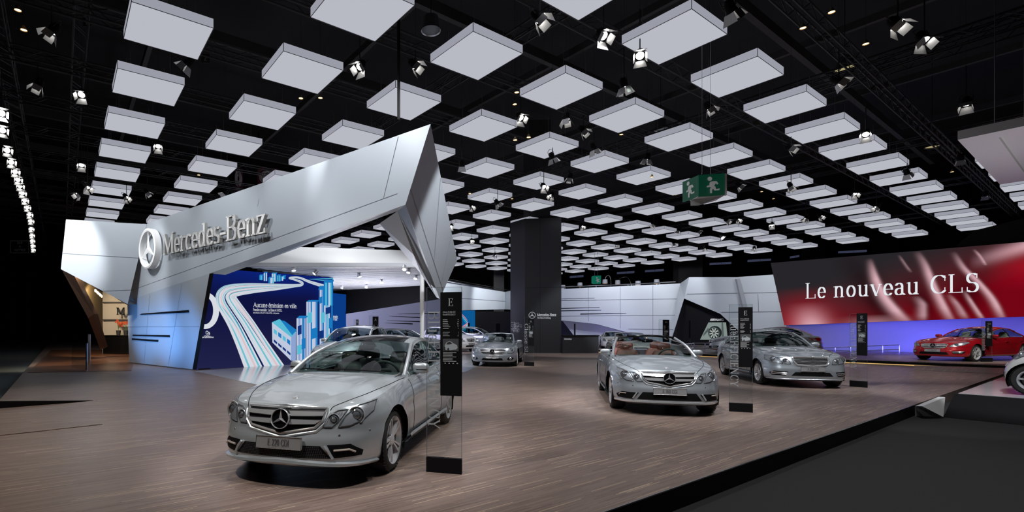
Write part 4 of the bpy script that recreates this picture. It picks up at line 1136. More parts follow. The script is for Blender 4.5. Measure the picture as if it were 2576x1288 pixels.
# ------------------------------------------------------------------ ceiling light boxes on their grid
HC = 6.5; ZP = EYE + HC
SU, SV = .4814*HC, .4814*HC                           # grid pitch
DU, DV, DT = .2407*HC, .2407*HC, .031*HC                # size of one box
O0 = Vector((.2640*HC, 2.0329*HC, ZP))               # far corner of the lower face of box (0, 0)
ORD = ['first', 'second', 'third', 'fourth', 'fifth', 'sixth', 'seventh', 'eighth', 'ninth', 'tenth', 'eleventh', 'twelfth', 'thirteenth', 'fourteenth', 'fifteenth', 'sixteenth']
panel = None; panels = {}
def make_panel():
    r = empty('ceiling_light', (0, 0, ZP))
    d = MB(); d.poly([Vector((0, 0, 0)), U*DU, U*DU + V*DV, V*DV]); d.f = [d.f[0]]
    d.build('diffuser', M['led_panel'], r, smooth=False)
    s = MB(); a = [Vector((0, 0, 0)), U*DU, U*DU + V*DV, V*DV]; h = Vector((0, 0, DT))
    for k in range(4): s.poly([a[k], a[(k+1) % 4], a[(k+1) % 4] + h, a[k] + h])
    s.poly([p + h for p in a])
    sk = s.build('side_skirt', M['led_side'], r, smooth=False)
    e = MB()
    for k in range(4): e.tube([a[k] + Vector((0, 0, -.001)), a[(k+1) % 4] + Vector((0, 0, -.001))], .008, 4); e.tube([a[k], a[k] + h], .008, 4)
    e.build('edge_profile', M['seam'], r, smooth=False)
    return r
wires = []
def add_wires(r):
    if not wires:
        for p in (U*DU*.2 + V*DV*.2, U*DU*.8 + V*DV*.2, U*DU*.2 + V*DV*.8, U*DU*.8 + V*DV*.8):
            w_ = MB(); q = p + Vector((0, 0, DT)); w_.tube([q, q + Vector((0, 0, .7))], .006, 4); wires.append(w_.build('suspension_wire', M['wire'], r))
    else:
        for o in wires: c = o.copy(); COL.objects.link(c); c.parent = r
cells = [(i, j) for i in range(-1, 11) for j in range(-2, 14)] + [(-2, j) for j in range(7, 14)]
def visible(c):
    for du in (0, DU):
        for dv in (0, DV):
            p = c + U*du + V*dv
            if p.y > 1 and -140 < CX + FC*p.x/p.y < 2716 and HY - FC*(p.z-EYE)/p.y > -160: return True
    return False
near_boxes = []
for i, j in cells:
    c = O0 + U*(SU*i - DU) + V*(SV*j - DV)
    if not visible(c): continue
    if panel is None: panel = r = make_panel()
    else: r = copy_tree(panel)
    r.location = c
    row = ('the grid row farthest right' if i == -2 else 'grid row ' + ['one', 'two', 'three', 'four', 'five', 'six', 'seven', 'eight', 'nine', 'ten', 'eleven', 'twelve'][i+1] + ' counted from the front')
    k = j - 6 if i == -2 else j + 3
    near_boxes.append((c.y, len(near_boxes), r))
    tag(r, 'white glowing light box, %s from the left in %s' % (ORD[k-1], row), 'ceiling light', 'glowing light boxes under the hall roof')
    panels[(i, j)] = c
for _, _, r in sorted(near_boxes)[:32]: add_wires(r)         # farther boxes are too small to show their wires
# trusses that carry the boxes
def truss(p0, p1, s=.3):
    mb = MB(); d = (p1-p0); Ln = d.length; d.normalize(); x = Vector((-d.y, d.x, 0)) * s/2; h = Vector((0, 0, s))
    for o in (x, -x):
        for z in (Vector((0, 0, 0)), h): mb.tube([p0+o+z, p1+o+z], .026, 5)
    n = int(Ln/.45)
    for k in range(n):
        a, b = p0 + d*(Ln*k/n), p0 + d*(Ln*(k+1)/n); u_ = h if k % 2 else Vector((0, 0, 0)); v_ = Vector((0, 0, 0)) if k % 2 else h
        for o in (x, -x): mb.tube([a+o+u_, b+o+v_], .012, 4)
        mb.tube([a+x+u_, b-x+u_], .012, 4)
    return mb
ZT = ZP + .62
for i in range(-2, 11, 1):
    o = Vector((O0.x, O0.y, ZT)) + U*(SU*(i+.25))
    trim(truss(o - V*(SV*4), o + V*(SV*14)), M['steel'])
for j in range(-3, 14, 3):
    o = Vector((O0.x, O0.y, ZT + .32)) + V*(SV*(j+.26))
    trim(truss(o - U*(SU*3), o + U*(SU*11)), M['steel'])
o = T((-16.0, 16.9, 8.9)); trim(truss(o - U*14, o + U*40, .4), M['steel'])
o = T((14.0, 12.0, 9.0)); trim(truss(o - U*10, o + U*16, .5), M['steel'])

# ------------------------------------------------------------------ spotlights in the rig
FS = .72
def make_fixture():
    r = empty('stage_spotlight', (0, 0, 0))
    b = MB(); b.lathe([(.0, .30), (.09, .30), (.12, .22), (.135, .02), (.15, .0), (.15, -.03), (.125, -.03)], (0, 0, 0), (0, 0, 1), 20)
    for k in range(3): b.lathe([(.14, .10+.05*k), (.15, .11+.05*k), (.14, .12+.05*k)], (0, 0, 0), (0, 0, 1), 20)
    b.v = [p*FS for p in b.v]; b.build('lamp_body', M['black'], r)
    l = MB(); l.lathe([(0, -.012), (.08, -.01), (.12, 0)], (0, 0, 0), (0, 0, 1), 20); l.v = [p*FS for p in l.v]; l.build('lens', M['lens_on'], r)
    for k in range(4):
        a = R(90*k); d = Vector((math.cos(a), math.sin(a), 0)); t = Vector((-d.y, d.x, 0)); w0, w1 = .13, (.20 if k % 2 else .13)
        f = MB(); p0 = d*.14 + Vector((0, 0, -.03)); p1 = d*(.26 if k % 2 else .2) + Vector((0, 0, -.27))
        f.prism([p0 - t*w0, p0 + t*w0, p1 + t*w1, p1 - t*w1], d*.004); f.v = [p*FS for p in f.v]; f.build('barn_door', M['flap'], r, smooth=False)
    y = MB(); y.tube([(-.17, 0, .1), (-.18, 0, .36), (0, 0, .46), (.18, 0, .36), (.17, 0, .1)], .012, 6); y.v = [p*FS for p in y.v]; y.build('yoke', M['steel'], r)
    return r
def hang(r, top, name='hanger'):
    f = MB(); f.tube([(0, 0, .12), (0, 0, top - r.location.z)], .014, 5); f.build(name, M['steel'], r)
    f = MB(); f.tube([(0, 0, top - r.location.z), (0, 0, 15 - r.location.z)], .0035, 4); f.build('hanger_cable', M['steel'], r)
def aim(r, d):
    """turn the lamp head, not its hanger"""
    q = Vector(d).to_track_quat('-Z', 'Y')
    for c in r.children:
        if not c.name.startswith('hanger'):
            c.rotation_mode = 'QUATERNION'; c.rotation_quaternion = q
def to_truss(px, py, z0):
    """slide along the sight line to the nearest truss run, staying near height z0"""
    best = None
    o = Vector((0, 0, EYE)); d = P(px, py, 1) - o
    for i in range(-2, 11):
        c = Vector((O0.x, O0.y, 0)) + U*(SU*(i+.25)); t = (c - o).dot(U) / d.dot(U)
        if t > 0:
            z = EYE + d.z*t
            if 7.1 < z < 8.3 and (best is None or abs(z-z0) < abs(best.z-z0)): best = o + d*t
    return best or P(px, py, (z0-EYE)*F/(HY-py))
SPOTS = [(130, 80), (95, 215), (205, 238), (470, 162), (905, 168), (1045, 165), (1358, 48), (1518, 90), (1570, 218), (1425, 300), (1310, 296), (1785, 272), (1610, 140), (1468, 330), (1494, 376), (1390, 398), (1433, 448), (1628, 400), (1990, 372), (2178, 338), (2110, 205), (2258, 62), (2325, 100), (2430, 262), (2416, 402), (2478, 492), (1840, 28), (398, 368), (370, 485), (318, 497), (205, 415), (208, 447), (196, 490), (2282, 436), (2205, 522), (2150, 488), (2027, 550), (1830, 556), (1857, 553), (1187, 520), (1252, 512), (1162, 418), (1135, 570), (1368, 470), (1386, 492), (1465, 570), (1645, 566), (1707, 580), (1757, 582), (1552, 614), (1695, 612), (1772, 626), (1815, 596), (1897, 626), (1942, 566), (1860, 468), (1187, 606), (1245, 642), (565, 488), (2065, 545), (1990, 470),
    (4, 285), (6, 328), (18, 378), (28, 408), (38, 432), (45, 452), (50, 468), (56, 486), (62, 504), (68, 522), (74, 540), (77, 556), (78, 576), (80, 592), (81, 606), (82, 618), (83, 628)]
near_cells = list(panels.items())
fx = None; used_l = {}; placed = []
rnd = random.Random(3)
for n, (px, py) in enumerate(SPOTS):
    left = n >= 61
    z = 7.7 if left else 7.62
    p = P(px, py, (z-EYE)*F/(HY-py)) if left else to_truss(px, py, z)
    if any((p - o_).length < .55 for o_ in placed): p = p + Vector((.35, -.25, -.45))
    placed.append(p)
    if fx is None: fx = r = make_fixture()
    else: r = copy_tree(fx)
    r.location = p
    aim(r, (.62, -.62, -.45) if left else (rnd.uniform(-.8, .8), rnd.uniform(-.8, .25), -.8))
    if left:
        lab = 'black spotlight with bright barn doors, %s in the row along the dark left side' % (ORD[n-61] if n-61 < 16 else 'farthest')
        g = 'spotlights along the dark left side'
    else:
        (ci, cj), c = min(near_cells, key=lambda q: (q[1] + U*DU/2 + V*DV/2 - p).length)
        row = ('farthest right row' if ci == -2 else 'row ' + ['one', 'two', 'three', 'four', 'five', 'six', 'seven', 'eight', 'nine', 'ten', 'eleven', 'twelve'][ci+1])
        k = cj - 6 if ci == -2 else cj + 3
        s = c + U*DU/2 + V*DV/2; sd = 'right' if p.x/p.y > s.x/s.y else 'left'
        lab = 'black spotlight with barn doors just %s of light box %s in %s' % (sd, ORD[k-1], row)
        if lab in used_l: lab = lab.replace('just', 'farther')
        used_l[lab] = 1; g = 'spotlights among the light boxes'
    tag(r, lab, 'spotlight', g)
    for c in list(r.children):
        if c.name.startswith('hanger'): bpy.data.objects.remove(c)
    hang(r, 8.95 if left else ZT + .05)
WARM_L = [(45, 25), (60, 75), (757, 247), (806, 246), (1300, 232), (1295, 262), (1296, 352), (1330, 345), (1563, 338), (2020, 70), (2092, 30), (2178, 110), (1916, 482), (1946, 500), (1182, 487), (1288, 500), (500, 440), (2395, 432), (1640, 445), (1700, 490)]
wf = None
for n, (px, py) in enumerate(WARM_L):
    p = to_truss(px, py, 8.2)
    if wf is None:
        wf = r = empty('work_lamp', (0, 0, 0))
        b = MB(); b.lathe([(.03, .16), (.05, .12), (.10, .0), (.11, -.02)], (0, 0, 0), (0, 0, 1), 18); b.v = [p*.6 for p in b.v]; b.build('lamp_hood', M['gold'], r)
        l = MB(); l.lathe([(0, -.02), (.06, -.012), (.095, .0)], (0, 0, 0), (0, 0, 1), 16); l.v = [p*.6 for p in l.v]; l.build('bulb', M['lens_warm'], r)
        y = MB(); y.tube([(0, 0, .09), (0, 0, 6.75)], .0035, 4)
    else: r = copy_tree(wf)
    r.location = p
    for ch in list(r.children):
        if ch.name.startswith('hanger'): bpy.data.objects.remove(ch)
    y = MB(); y.tube([(0, 0, .09), (0, 0, 14.98 - p.z)], .0035, 4); y.build('hanger', M['steel'], r)
    (ci, cj), c = min(near_cells, key=lambda q: (q[1] + U*DU/2 + V*DV/2 - p).length)
    k = cj - 6 if ci == -2 else cj + 3
    sd = 'right' if p.x/p.y > (c.x)/(c.y) else 'left'
    rowi = ['farthest right', 'one', 'two', 'three', 'four', 'five', 'six', 'seven', 'eight', 'nine', 'ten', 'eleven', 'twelve'][ci+2]
    lab = 'small amber work lamp above light box %s in row %s' % (ORD[k-1], rowi)
    if lab in used_l: lab = lab.replace('above', 'farther above')
    if lab in used_l: lab = lab.replace('farther above', 'farthest above')
    used_l[lab] = 1
    tag(r, lab, 'lamp', 'amber work lamps in the roof')
for px, py, z, lab, m in ((1084, 78, 10.5, 'grey drum-shaped hall lamp above the front light boxes', 'chrome_dull'), (2125, 175, 10.5, 'round yellowish hall lamp disc at the upper right', 'gold'), (2345, 371, 10.5, 'small round yellowish hall lamp disc near the white canopy', 'gold'), (1662, 326, 10.5, 'small grey hall lamp rim between two light boxes', 'chrome_dull')):
    p = P(px, py, (z-EYE)*F/(HY-py)); r = empty('hall_lamp', p, 0, lab, 'lamp')
    b = MB(); b.lathe([(.05, .5), (.22, .42), (.26, .1), (.3, 0), (.27, .02), (.2, .34)], (0, 0, 0), (0, 0, 1), 28); b.build('reflector', M['chrome_dull'] if m == 'chrome_dull' else M['dark'], r)
    l = MB(); l.lathe([(0, .06), (.27, .05)], (0, 0, 0), (0, 0, 1), 28); l.build('glass_disc', glow('hall_lamp_glow', (.42, .36, .18), .9) if m == 'gold' else M['clear'], r)
    c = MB(); c.tube([(0, 0, .45), (0, 0, 4.5)], .012, 6); c.build('hanger', M['steel'], r)

# ------------------------------------------------------------------ the white portal with the big lettering
KW = 6.146e-5
def YW(px): return 1/(KW*(px+425))
def PW(px, py, off=0.0):                              # a point on the portal's front plane (off = metres toward the viewer)
    p = P(px, py, YW(px)); return p + NW*off
WD = (P(1083, 825, YW(1083)) - P(370, 825, YW(370))).normalized()      # along the wall, toward its near end
NW = Vector((-WD.y, WD.x, 0)); NW = NW if NW.y < 0 else -NW
BK = -NW
portal = empty('portal_wall', (-12.6, 19.6, 0), 0, 'grey aluminium portal wall carrying the large white lettering and star', 'display wall')
A, B_, C_, D_, E_ = PW(370, 562), PW(1083, 312), PW(1020, 515), PW(527, 688), PW(320, 756)
f = MB()
f.poly([A, E_, D_, C_, B_])
o1 = BK*.55
f.poly([A, B_, A+BK*.6])
f.cm = 1
# joints between the cladding sheets
def seam(p, q, off=.006, w=.012):
    d = (q-p).normalized(); t = d.cross(NW).normalized()*w*.5; f.poly([p-t+NW*off, p+t+NW*off, q+t+NW*off, q-t+NW*off])
seam(PW(324, 733), PW(540, 655), .006)
seam(PW(540, 655), PW(1000, 487)); seam(PW(1002, 344), PW(965, 498))
seam(PW(648, 520), PW(652, 500))
f.build('upper_fascia', [M['alu'], M['seam']], portal, world=True, smooth=False)
f = MB(); Lb0, Lb1 = P(325, 911, YW(325)+.9), P(484, 929, YW(484)+.9)
def facet(u, v):                                      # lower facet, u along, v down
    return (E_ + (D_-E_)*u)*(1-v) + (Lb0 + (Lb1-Lb0)*u)*v
f.poly([E_, Lb0, Lb1]); f.poly([E_, Lb1, D_])
f.cm = 1
def fst(u0, v0, u1, v1, w=.012):
    a, b_ = facet(u0, v0), facet(u1, v1); t = Vector((0, 0, w/2)); f.poly([a-t+NW*.008, a+t+NW*.008, b_+t+NW*.008, b_-t+NW*.008])
fst(0, .42, 1, .53); 
for uu in (.33, .72): a, b_ = facet(uu, .02), facet(uu-.06, .98); t = WD*.006; f.poly([a-t+NW*.008, a+t+NW*.008, b_+t+NW*.008, b_-t+NW*.008])
f.build('lower_facet', [M['alu'], M['seam']], portal, world=True, smooth=False)
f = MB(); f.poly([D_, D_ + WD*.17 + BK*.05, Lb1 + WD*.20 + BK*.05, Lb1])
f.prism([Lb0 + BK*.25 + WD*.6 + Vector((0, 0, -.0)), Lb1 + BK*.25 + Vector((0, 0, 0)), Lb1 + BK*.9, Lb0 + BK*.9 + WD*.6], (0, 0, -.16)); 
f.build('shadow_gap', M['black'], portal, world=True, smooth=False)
for pts in (((358, 789), (476, 780), (476, 786), (352, 792)), ((335, 842), (428, 843), (428, 848), (335, 845)), ((333, 851), (399, 855), (398, 860), (333, 855)),):
    q = []
    for px, py in pts:
        # intersect the pixel ray with the facet plane
        n = (D_-E_).cross(Lb0-E_).normalized(); d = P(px, py, 1) - Vector((0, 0, EYE)); o = Vector((0, 0, EYE)); t = (E_-o).dot(n)/d.dot(n); q.append(o + d*t + NW*.01)
    f = MB(); f.prism(q, NW*.012); f.build('wall_slot', M['black'], portal, world=True, smooth=False)
# return of the portal: folded blade going back and down
q_tip = P(1150, 655, 17.5); q_in = on_plane(1106, 752, B_, C_, q_tip)
f = MB(); q_mid = P(1028, 473, YW(1023))
f.poly([B_, C_, q_in, q_tip]); f.cm = 1
n_ = (C_-B_).cross(q_tip-B_).normalized(); n_ = n_ if n_.y < 0 else -n_
def rs(u0, v0, u1, v1, w=.014):
    def S_(u, v): return ((B_*(1-u)+C_*u)*(1-v) + (q_tip*(1-u)+q_in*u)*v)
    a, b_ = S_(u0, v0), S_(u1, v1); t = (b_-a).cross(n_).normalized()*w/2; f.poly([a-t+n_*.008, a+t+n_*.008, b_+t+n_*.008, b_-t+n_*.008])
rs(.80, 0, .80, 1); rs(.02, .28, .80, .62); rs(.0, .7, .80, .9)
f.build('side_blade', [M['alu'], M['seam']], portal, world=True, smooth=False)
f = MB(); i1, i2 = P(1000, 531, 12.2), P(1040, 640, 14.0)
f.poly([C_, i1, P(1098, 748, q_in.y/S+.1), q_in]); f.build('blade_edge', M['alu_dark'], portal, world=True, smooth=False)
f = MB(); f.poly([i1, P(955, 562, 13.2), P(1036, 662, 15.2), P(1060, 690, 16.2), i2]); f.poly([i1, i2, P(1060, 690, 16.2), P(1098, 748, 16.9)])
f.build('inner_blade', M['alu'], portal, world=True, smooth=False)
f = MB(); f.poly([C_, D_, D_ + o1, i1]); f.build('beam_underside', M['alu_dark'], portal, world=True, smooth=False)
f = MB(); f.tube([P(1003, 300, 12.4), P(1003, 0, 12.4) + Vector((0, 0, 1))], .035, 8); f.build('hanging_rod', M['black'], portal, world=True)
# big lettering standing off the wall
sign = empty('wall_lettering', PW(560, 610, .1), 0, 'large white three-dimensional lettering on the grey portal wall', 'lettering')
parts = []; base = PW(424.5, 643.5, .05)
wd_tot = (PW(684, 588, .05) - base).length; ex = WD.copy(); zt = P(424, 592, YW(424)).z - base.z
sxk = wd_tot/(text_width('Mercedes-Benz', 1, .0)*zt)
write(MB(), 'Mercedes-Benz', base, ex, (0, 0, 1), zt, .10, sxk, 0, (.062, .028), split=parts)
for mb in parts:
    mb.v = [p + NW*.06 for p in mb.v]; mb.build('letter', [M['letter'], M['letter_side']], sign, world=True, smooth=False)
sc_ = PW(390.5, 627.5, .1); r_s = (P(390, 576, YW(390)).z - P(390, 676, YW(390)).z)/2
se = empty('star_sign', sc_, 0, 'large white three-pointed star in a ring left of the lettering', 'emblem')
a_, b_ = MB(), MB(); star(a_, b_, sc_ + NW*.1, ex, (0, 0, 1), r_s, .10, .15, .3)
a_.lathe([(r_s, -.12), (r_s, 0)], sc_ + NW*.1, NW, 40); a_.lathe([(r_s*.86, -.12), (r_s*.86, 0)], sc_ + NW*.1, NW, 40)
a_.build('ring', M['letter'], se, world=True); b_.build('star', M['letter'], se, world=True, smooth=False)
# white blade left of the portal
f = MB(); w0, w1, w2, w3 = P(166, 552, 20.0), P(369, 564, 20.5), None, P(153, 677, 20.2); w2 = on_plane(321, 765, w0, w1, w3)
f.poly([w0, w3, w2, w1]); bk = Vector((.2, .9, 0)); f.poly([w0, w1, w1+bk, w0+bk]); f.poly([w3, w2, w2+bk*.7, w3+bk*.7]); f.poly([w0, w3, w3+bk, w0+bk])
f.cm = 1
def sm(p, q): 
    t = Vector((0, 0, .008)); n = Vector((0, -.01, 0)); f.poly([p-t+n, q-t+n, q+t+n, p+t+n])
sm(w0+(w3-w0)*.68, w1+(w2-w1)*.42); sm(w3+(w2-w3)*.62, w1+(w2-w1)*.82)
tag(f.build('display_wall', [M['alu'], M['seam']], smooth=False), 'bright white folded wall panel left of the lettered portal', 'display wall')

# ------------------------------------------------------------------ lounge behind the white blade
lo = empty('lounge_wall', (-22, 26, 0), 0, 'brown and gold leaning wall at the entrance under the white panel', 'display wall')
f = MB(); f.prism([P(156, 680, 22), P(186, 692, 22), P(236, 790, 24), P(262, 872, 27), P(252, 878, 27), P(222, 800, 24)], (0, .3, 0)); f.build('edge', M['brown'], lo, world=True, smooth=False)
f = MB(); f.poly([P(186, 692, 22.2), P(258, 735, 27), P(259, 872, 28), P(238, 792, 24.4)]); f.build('inner_face', M['gold'], lo, world=True, smooth=False)
f = MB(); f.poly([P(258, 730, 31.5), P(325, 770, 32), P(325, 889, 32), P(258, 889, 31.5)])
f.cm = 1
for y in (762, 806): f.obox(P(258, y, 31.3), P(325, y, 31.8) - P(258, y, 31.3), (0, .03, 0), (0, 0, .07))
tag(f.build('lounge_back_wall', [M['cream'], M['dark']], smooth=False), 'cream panelled wall with dark grooves behind the reception desk', 'display wall')
f = MB(); a = P(294, 792, 31.2)
write(f, 'M', a, (1, 0, 0), (0, 0, 1), .43, .05, 1.15, 0, (.09, .05))
tag(f.build('wall_letter', M['dark'], smooth=False), 'dark letter M on the cream wall above the orchids', 'lettering')
d = empty('reception_desk', P(292, 889, 29.6), 0, 'black reception desk with two orchid pots on it', 'desk')
f = MB(); a, b_ = G(259, 890), G(324, 892); f.obox(a, b_-a, (0, .8, 0), (0, 0, 1.02)); f.build('desk_body', M['black_gloss'], d, world=True, smooth=False)
f = MB(); f.obox(a + Vector((-.04, -.05, 1.02)), (b_-a) + Vector((.08, 0, 0)), (0, .9, 0), (0, 0, .06)); f.build('worktop', M['black'], d, world=True, smooth=False)
for k, px in enumerate((298, 317)):
    p = P(px, 840, a.y/S + .35); p.z = 1.08 + a.z
    r = empty('orchid_pot', p, 0, 'orange orchid in a dark glass pot, %s on the reception desk' % ('left one' if k == 0 else 'right one'), 'plant', 'orchids on the reception desk')
    f = MB(); f.lathe([(0, 0), (.10, 0), (.13, .28), (.11, .28), (.09, .05)], (0, 0, 0), (0, 0, 1), 16); f.build('pot', M['dark'], r)
    f = MB(); s_ = MB(); rr = random.Random(k)
    for m_ in range(3):
        e_ = Vector((rr.uniform(-.28, .2), rr.uniform(-.1, .1), rr.uniform(.62, .8))); s_.tube(catmull([(0, 0, .2), (e_.x*.2, 0, .55), tuple(e_)], 5), .008, 5)
        for t in range(4):
            c = e_ + Vector((rr.uniform(-.12, .12), rr.uniform(-.06, .06), rr.uniform(-.12, .08)))
            for a5 in range(5): f.blob(c + Vector((.04*math.cos(R(72*a5)), -.01, .04*math.sin(R(72*a5)))), .06, .02, .06, .9, None, 4)
    s_.build('stem', M['stem'], r); f.build('blossoms', M['orchid'], r)
r = empty('lounge_spot_bar', P(248, 737, 23.8), 0, 'slanted bar of small bright lamps over the lounge entrance', 'lamp')
f = MB(); a, b_ = P(239, 727, 23.8), P(258, 744, 23.8); f.tube([a, b_], .03, 6); f.build('bar', M['black'], r, world=True)
for k in range(6):
    c = a + (b_-a)*(k+.5)/6; f = MB(); f.blob(c + Vector((.02, -.05, -.05)), .07, .05, .12, .8, None, 6); f.build('lamp', M['lens_warm'] if k % 2 else M['lens_on'], r, world=True)
spot(tuple(P(246, 745, 23.9)), tuple(P(215, 790, 25.5)), 240, 120, WARM); spot(T((-21.5, 26.5, 3.6)), T((-21.8, 30.5, .8)), 600, 100, WARM); spot(T((-18, 22, 4.0)), T((-20.5, 24, 0)), 420, 100, WARM)
ba = empty('glass_balustrade', G(223, 912), 0, 'clear glass barrier with a steel post at the lounge step', 'barrier')
f = MB(); a = G(223.5, 912); f.obox(a + Vector((-.04, 0, 0)), (.08, 0, 0), (0, .06, 0), (0, 0, 1.22)); f.build('steel_post', M['chrome_dull'], ba, world=True, smooth=False)
f = MB(); a2 = G(217, 931); f.obox(a2 + Vector((-.025, 0, 0)), (.05, 0, 0), (0, .03, 0), (0, 0, .95)); f.build('end_post', M['chrome_dull'], ba, world=True, smooth=False)
f = MB(); f.obox(a2, a - a2, (.012, 0, 0), (0, 0, .93)); f.obox(a2, Vector((-1.2, 1.0, 0)), (0, .012, 0), (0, 0, .93)); f.build('glass_pane', M['clear'], ba, world=True, smooth=False)
f = MB(); a = P(27, 636, 45); ex = Vector((1, 0, 0)); q = [a, P(72, 636, 45), P(72, 606, 45), P(27, 606, 45)]; f.tube(q, .03, 4, True)
dim = mat('dim_lettering', (.055, .055, .055), .6, emis=(.05, .05, .05), strength=.12)
for k, s in enumerate(('BAR', 'A', 'HUITRES')): write(f, s, P(50, 614 + 9*k, 45), (1, 0, 0), (0, 0, 1), .21, .01, .9, .05, (.06, .06), False, 'c')
bs_ = f.build('bar_sign', dim, smooth=False)
for px in (30, 69): f = MB(); f.tube([P(px, 636, 45), Vector((P(px, 636, 45).x, 45*S, -.2))], .04, 5); f.build('post', M['black'], bs_)
tag(bs_, 'barely lit BAR A HUITRES sign in the dark at the far left', 'sign')

# ------------------------------------------------------------------ stage under the portal
st_ = empty('stage_roof', (-7, 24, 3.7), 0, 'white slatted stage roof with a pale fascia behind the portal', 'canopy')
def Z(px, py, z): Y = (z-EYE)*F/(HY-py); return P(px, py, Y)
s1, s2, s3, s4, s5 = Z(604, 669, 3.7), Z(1062, 670, 3.7), Z(1066, 718, 3.7), Z(839, 731, 3.7), Z(837, 700, 3.7)
f = MB(); f.prism([s1, s2, s3, s4, s5], (0, 0, .12)); f.cm = 1
for k in range(26):
    t = (k+.5)/26; a = s1 + (s4-s1)*t; b_ = s2 + (s3-s2)*t; f.obox(a + (b_-a)*(.02 if t > .35 else .02) + Vector((0, 0, -.012)), (b_-a)*.96, (0, .05, 0), (0, 0, .012))
f.build('soffit', [M['soffit'], mat('slat_gap', (.36, .365, .40), .5)], st_, world=True, smooth=False)
f = MB(); f.poly([s1 + Vector((1, -.02, -.03)), s2 + Vector((0, -.02, -.03)), P(1015, 630, 20.6), P(747, 621, 20.6), P(640, 656, 19.2)]); f.poly([s2, s3, s3 + Vector((0, 0, .9)), P(1015, 630, 20.6)]); f.build('fascia', M['white'], st_, world=True, smooth=False)
f = MB(); f.prism([s4 + Vector((0, 0, -.01)), s3 + Vector((0, 0, -.01)), P(1106, 752, 26.5), P(866, 790, 30.0)], (0, .2, 0)); f.build('rear_apron', M['black'], st_, world=True, smooth=False)
pl_ = empty('support_pole', G(1067, 931), 0, 'slim white round pole under the stage roof corner', 'pole')
f = MB(); p = Vector((s2.x, s2.y + .05, 0)); f.tube([p, p + Vector((0, 0, 3.7))], .078, 20); f.build('shaft', M['white'], pl_, world=True)
f = MB(); f.lathe([(0, .012), (.15, .012), (.16, 0)], p, (0, 0, 1), 24); f.build('base_plate', M['white'], pl_, world=True)
fxs = None
for n, (px, py) in enumerate(((600, 667), (739, 683), (790, 691), (905, 699), (1017, 680), (1027, 688), (1045, 704), (960, 714), (921, 726), (860, 729), (1092, 751))[:10]):
    p = Z(px, py - 6, 3.6)
    if fxs is None:
        fxs = r = empty('soffit_spotlight', (0, 0, 0)); f = MB(); f.lathe([(0, .18), (.06, .18), (.08, .1), (.085, 0), (.07, 0)], (0, 0, 0), (0, .5, 1), 16); f.build('lamp_body', M['chrome'], r)
        l = MB(); l.lathe([(0, .01), (.07, .005)], (0, 0, 0), (0, .5, 1), 14); l.build('lens', M['lens_on'], r)
        y = MB(); y.tube([(0, .06, .12), (0, .03, .2)], .015, 6); y.build('bracket', M['chrome_dull'], r)
    else: r = copy_tree(fxs)
    r.location = p - Vector((0, 0, .06)); r.rotation_euler = (rnd.uniform(-.3, .3), 0, rnd.uniform(-1.2, 1.2))
    tag(r, 'small chrome spotlight under the white stage roof, %s from the left' % ORD[n], 'spotlight', 'chrome spotlights under the stage roof')

# LED wall with the light-trail road
S0, S1 = G(499.6, 930), G(715, 918.5); SD = (S1-S0).normalized(); SN = Vector((SD.y, -SD.x, 0)); SN = SN if SN.y < 0 else -SN
def PS(px, py, off=0.0):
    o = Vector((0, 0, EYE)); d = P(px, py, 1) - o; t = (S0-o).dot(SN)/d.dot(SN); return o + d*t + SN*off
sA = S0 - SD*.12; sB = PS(838, 800); sB.z = 0
scr = empty('video_wall', (S0+sB)/2, 0, 'big blue video wall showing a glowing curved road and city blocks', 'screen')
f = MB(); f.obox(sA, sB - sA, -SN*.15, (0, 0, 3.68))
f.build('screen_body', M['black'], scr, world=True, smooth=False)
def panel_grad(mb, o, ex, ez, nx, nz, colf):
    mb.grid(lambda a, b_: o + ex*a + ez*b_, nx, nz); mb.col = [colf(i/nx, j/nz) for i in range(nx+1) for j in range(nz+1)]
f = MB(); NAV = lin((14, 18, 62)); NAV2 = lin((33, 34, 72)); BLU = lin((10, 40, 140))
def mixc(a, b_, t): t = max(0, min(1, t)); return tuple(x*(1-t)+y*t for x, y in zip(a, b_))
panel_grad(f, sA + SN*.004, sB - sA, Vector((0, 0, 3.68)), 40, 24, lambda a, b_: mixc(mixc(NAV2, NAV, b_*1.6), BLU, max(0, (b_-.72)*2.6)*(1-abs(a-.55)) + max(0, (a-.8)*1.5)))
f.build('display_background', vcol_glow('screen_picture'), scr, world=True, smooth=False)
road = [(570, 1178, 320), (475, 1000, 262), (392, 850, 222), (320, 740, 190), (277, 670, 168), (272, 622, 148), (320, 588, 105), (460, 568, 82), (650, 558, 52), (800, 548, 26), (853, 541, 20), (853, 522, 18), (805, 503, 15), (762, 491, 13), (775, 485, 13), (840, 488, 16), (920, 520, 22), (1092, 572, 30)]
cz = lambda x, y: (480 + x/3.0662, 540 + y/3.0662)
cl = catmull([(x, y, w_) for x, y, w_ in road], 8)
COLS = ['w', 'w', 'c', 'w', 'w', 'p', 'w', 'c', 'w', 'n', 'w', 'w', 'w', 'c', 'w', 'w', 'p', 'w', 'c', 'w']
PAL = dict(w=(228, 232, 242), c=(120, 205, 222), p=(235, 205, 212), d=(20, 130, 175), n=(18, 32, 90))
lm = {k: glow('trail_' + k, lin(v), .85) for k, v in PAL.items()}
NL = len(COLS)
bands = {k: MB() for k in PAL}
halo = MB(); hv = []
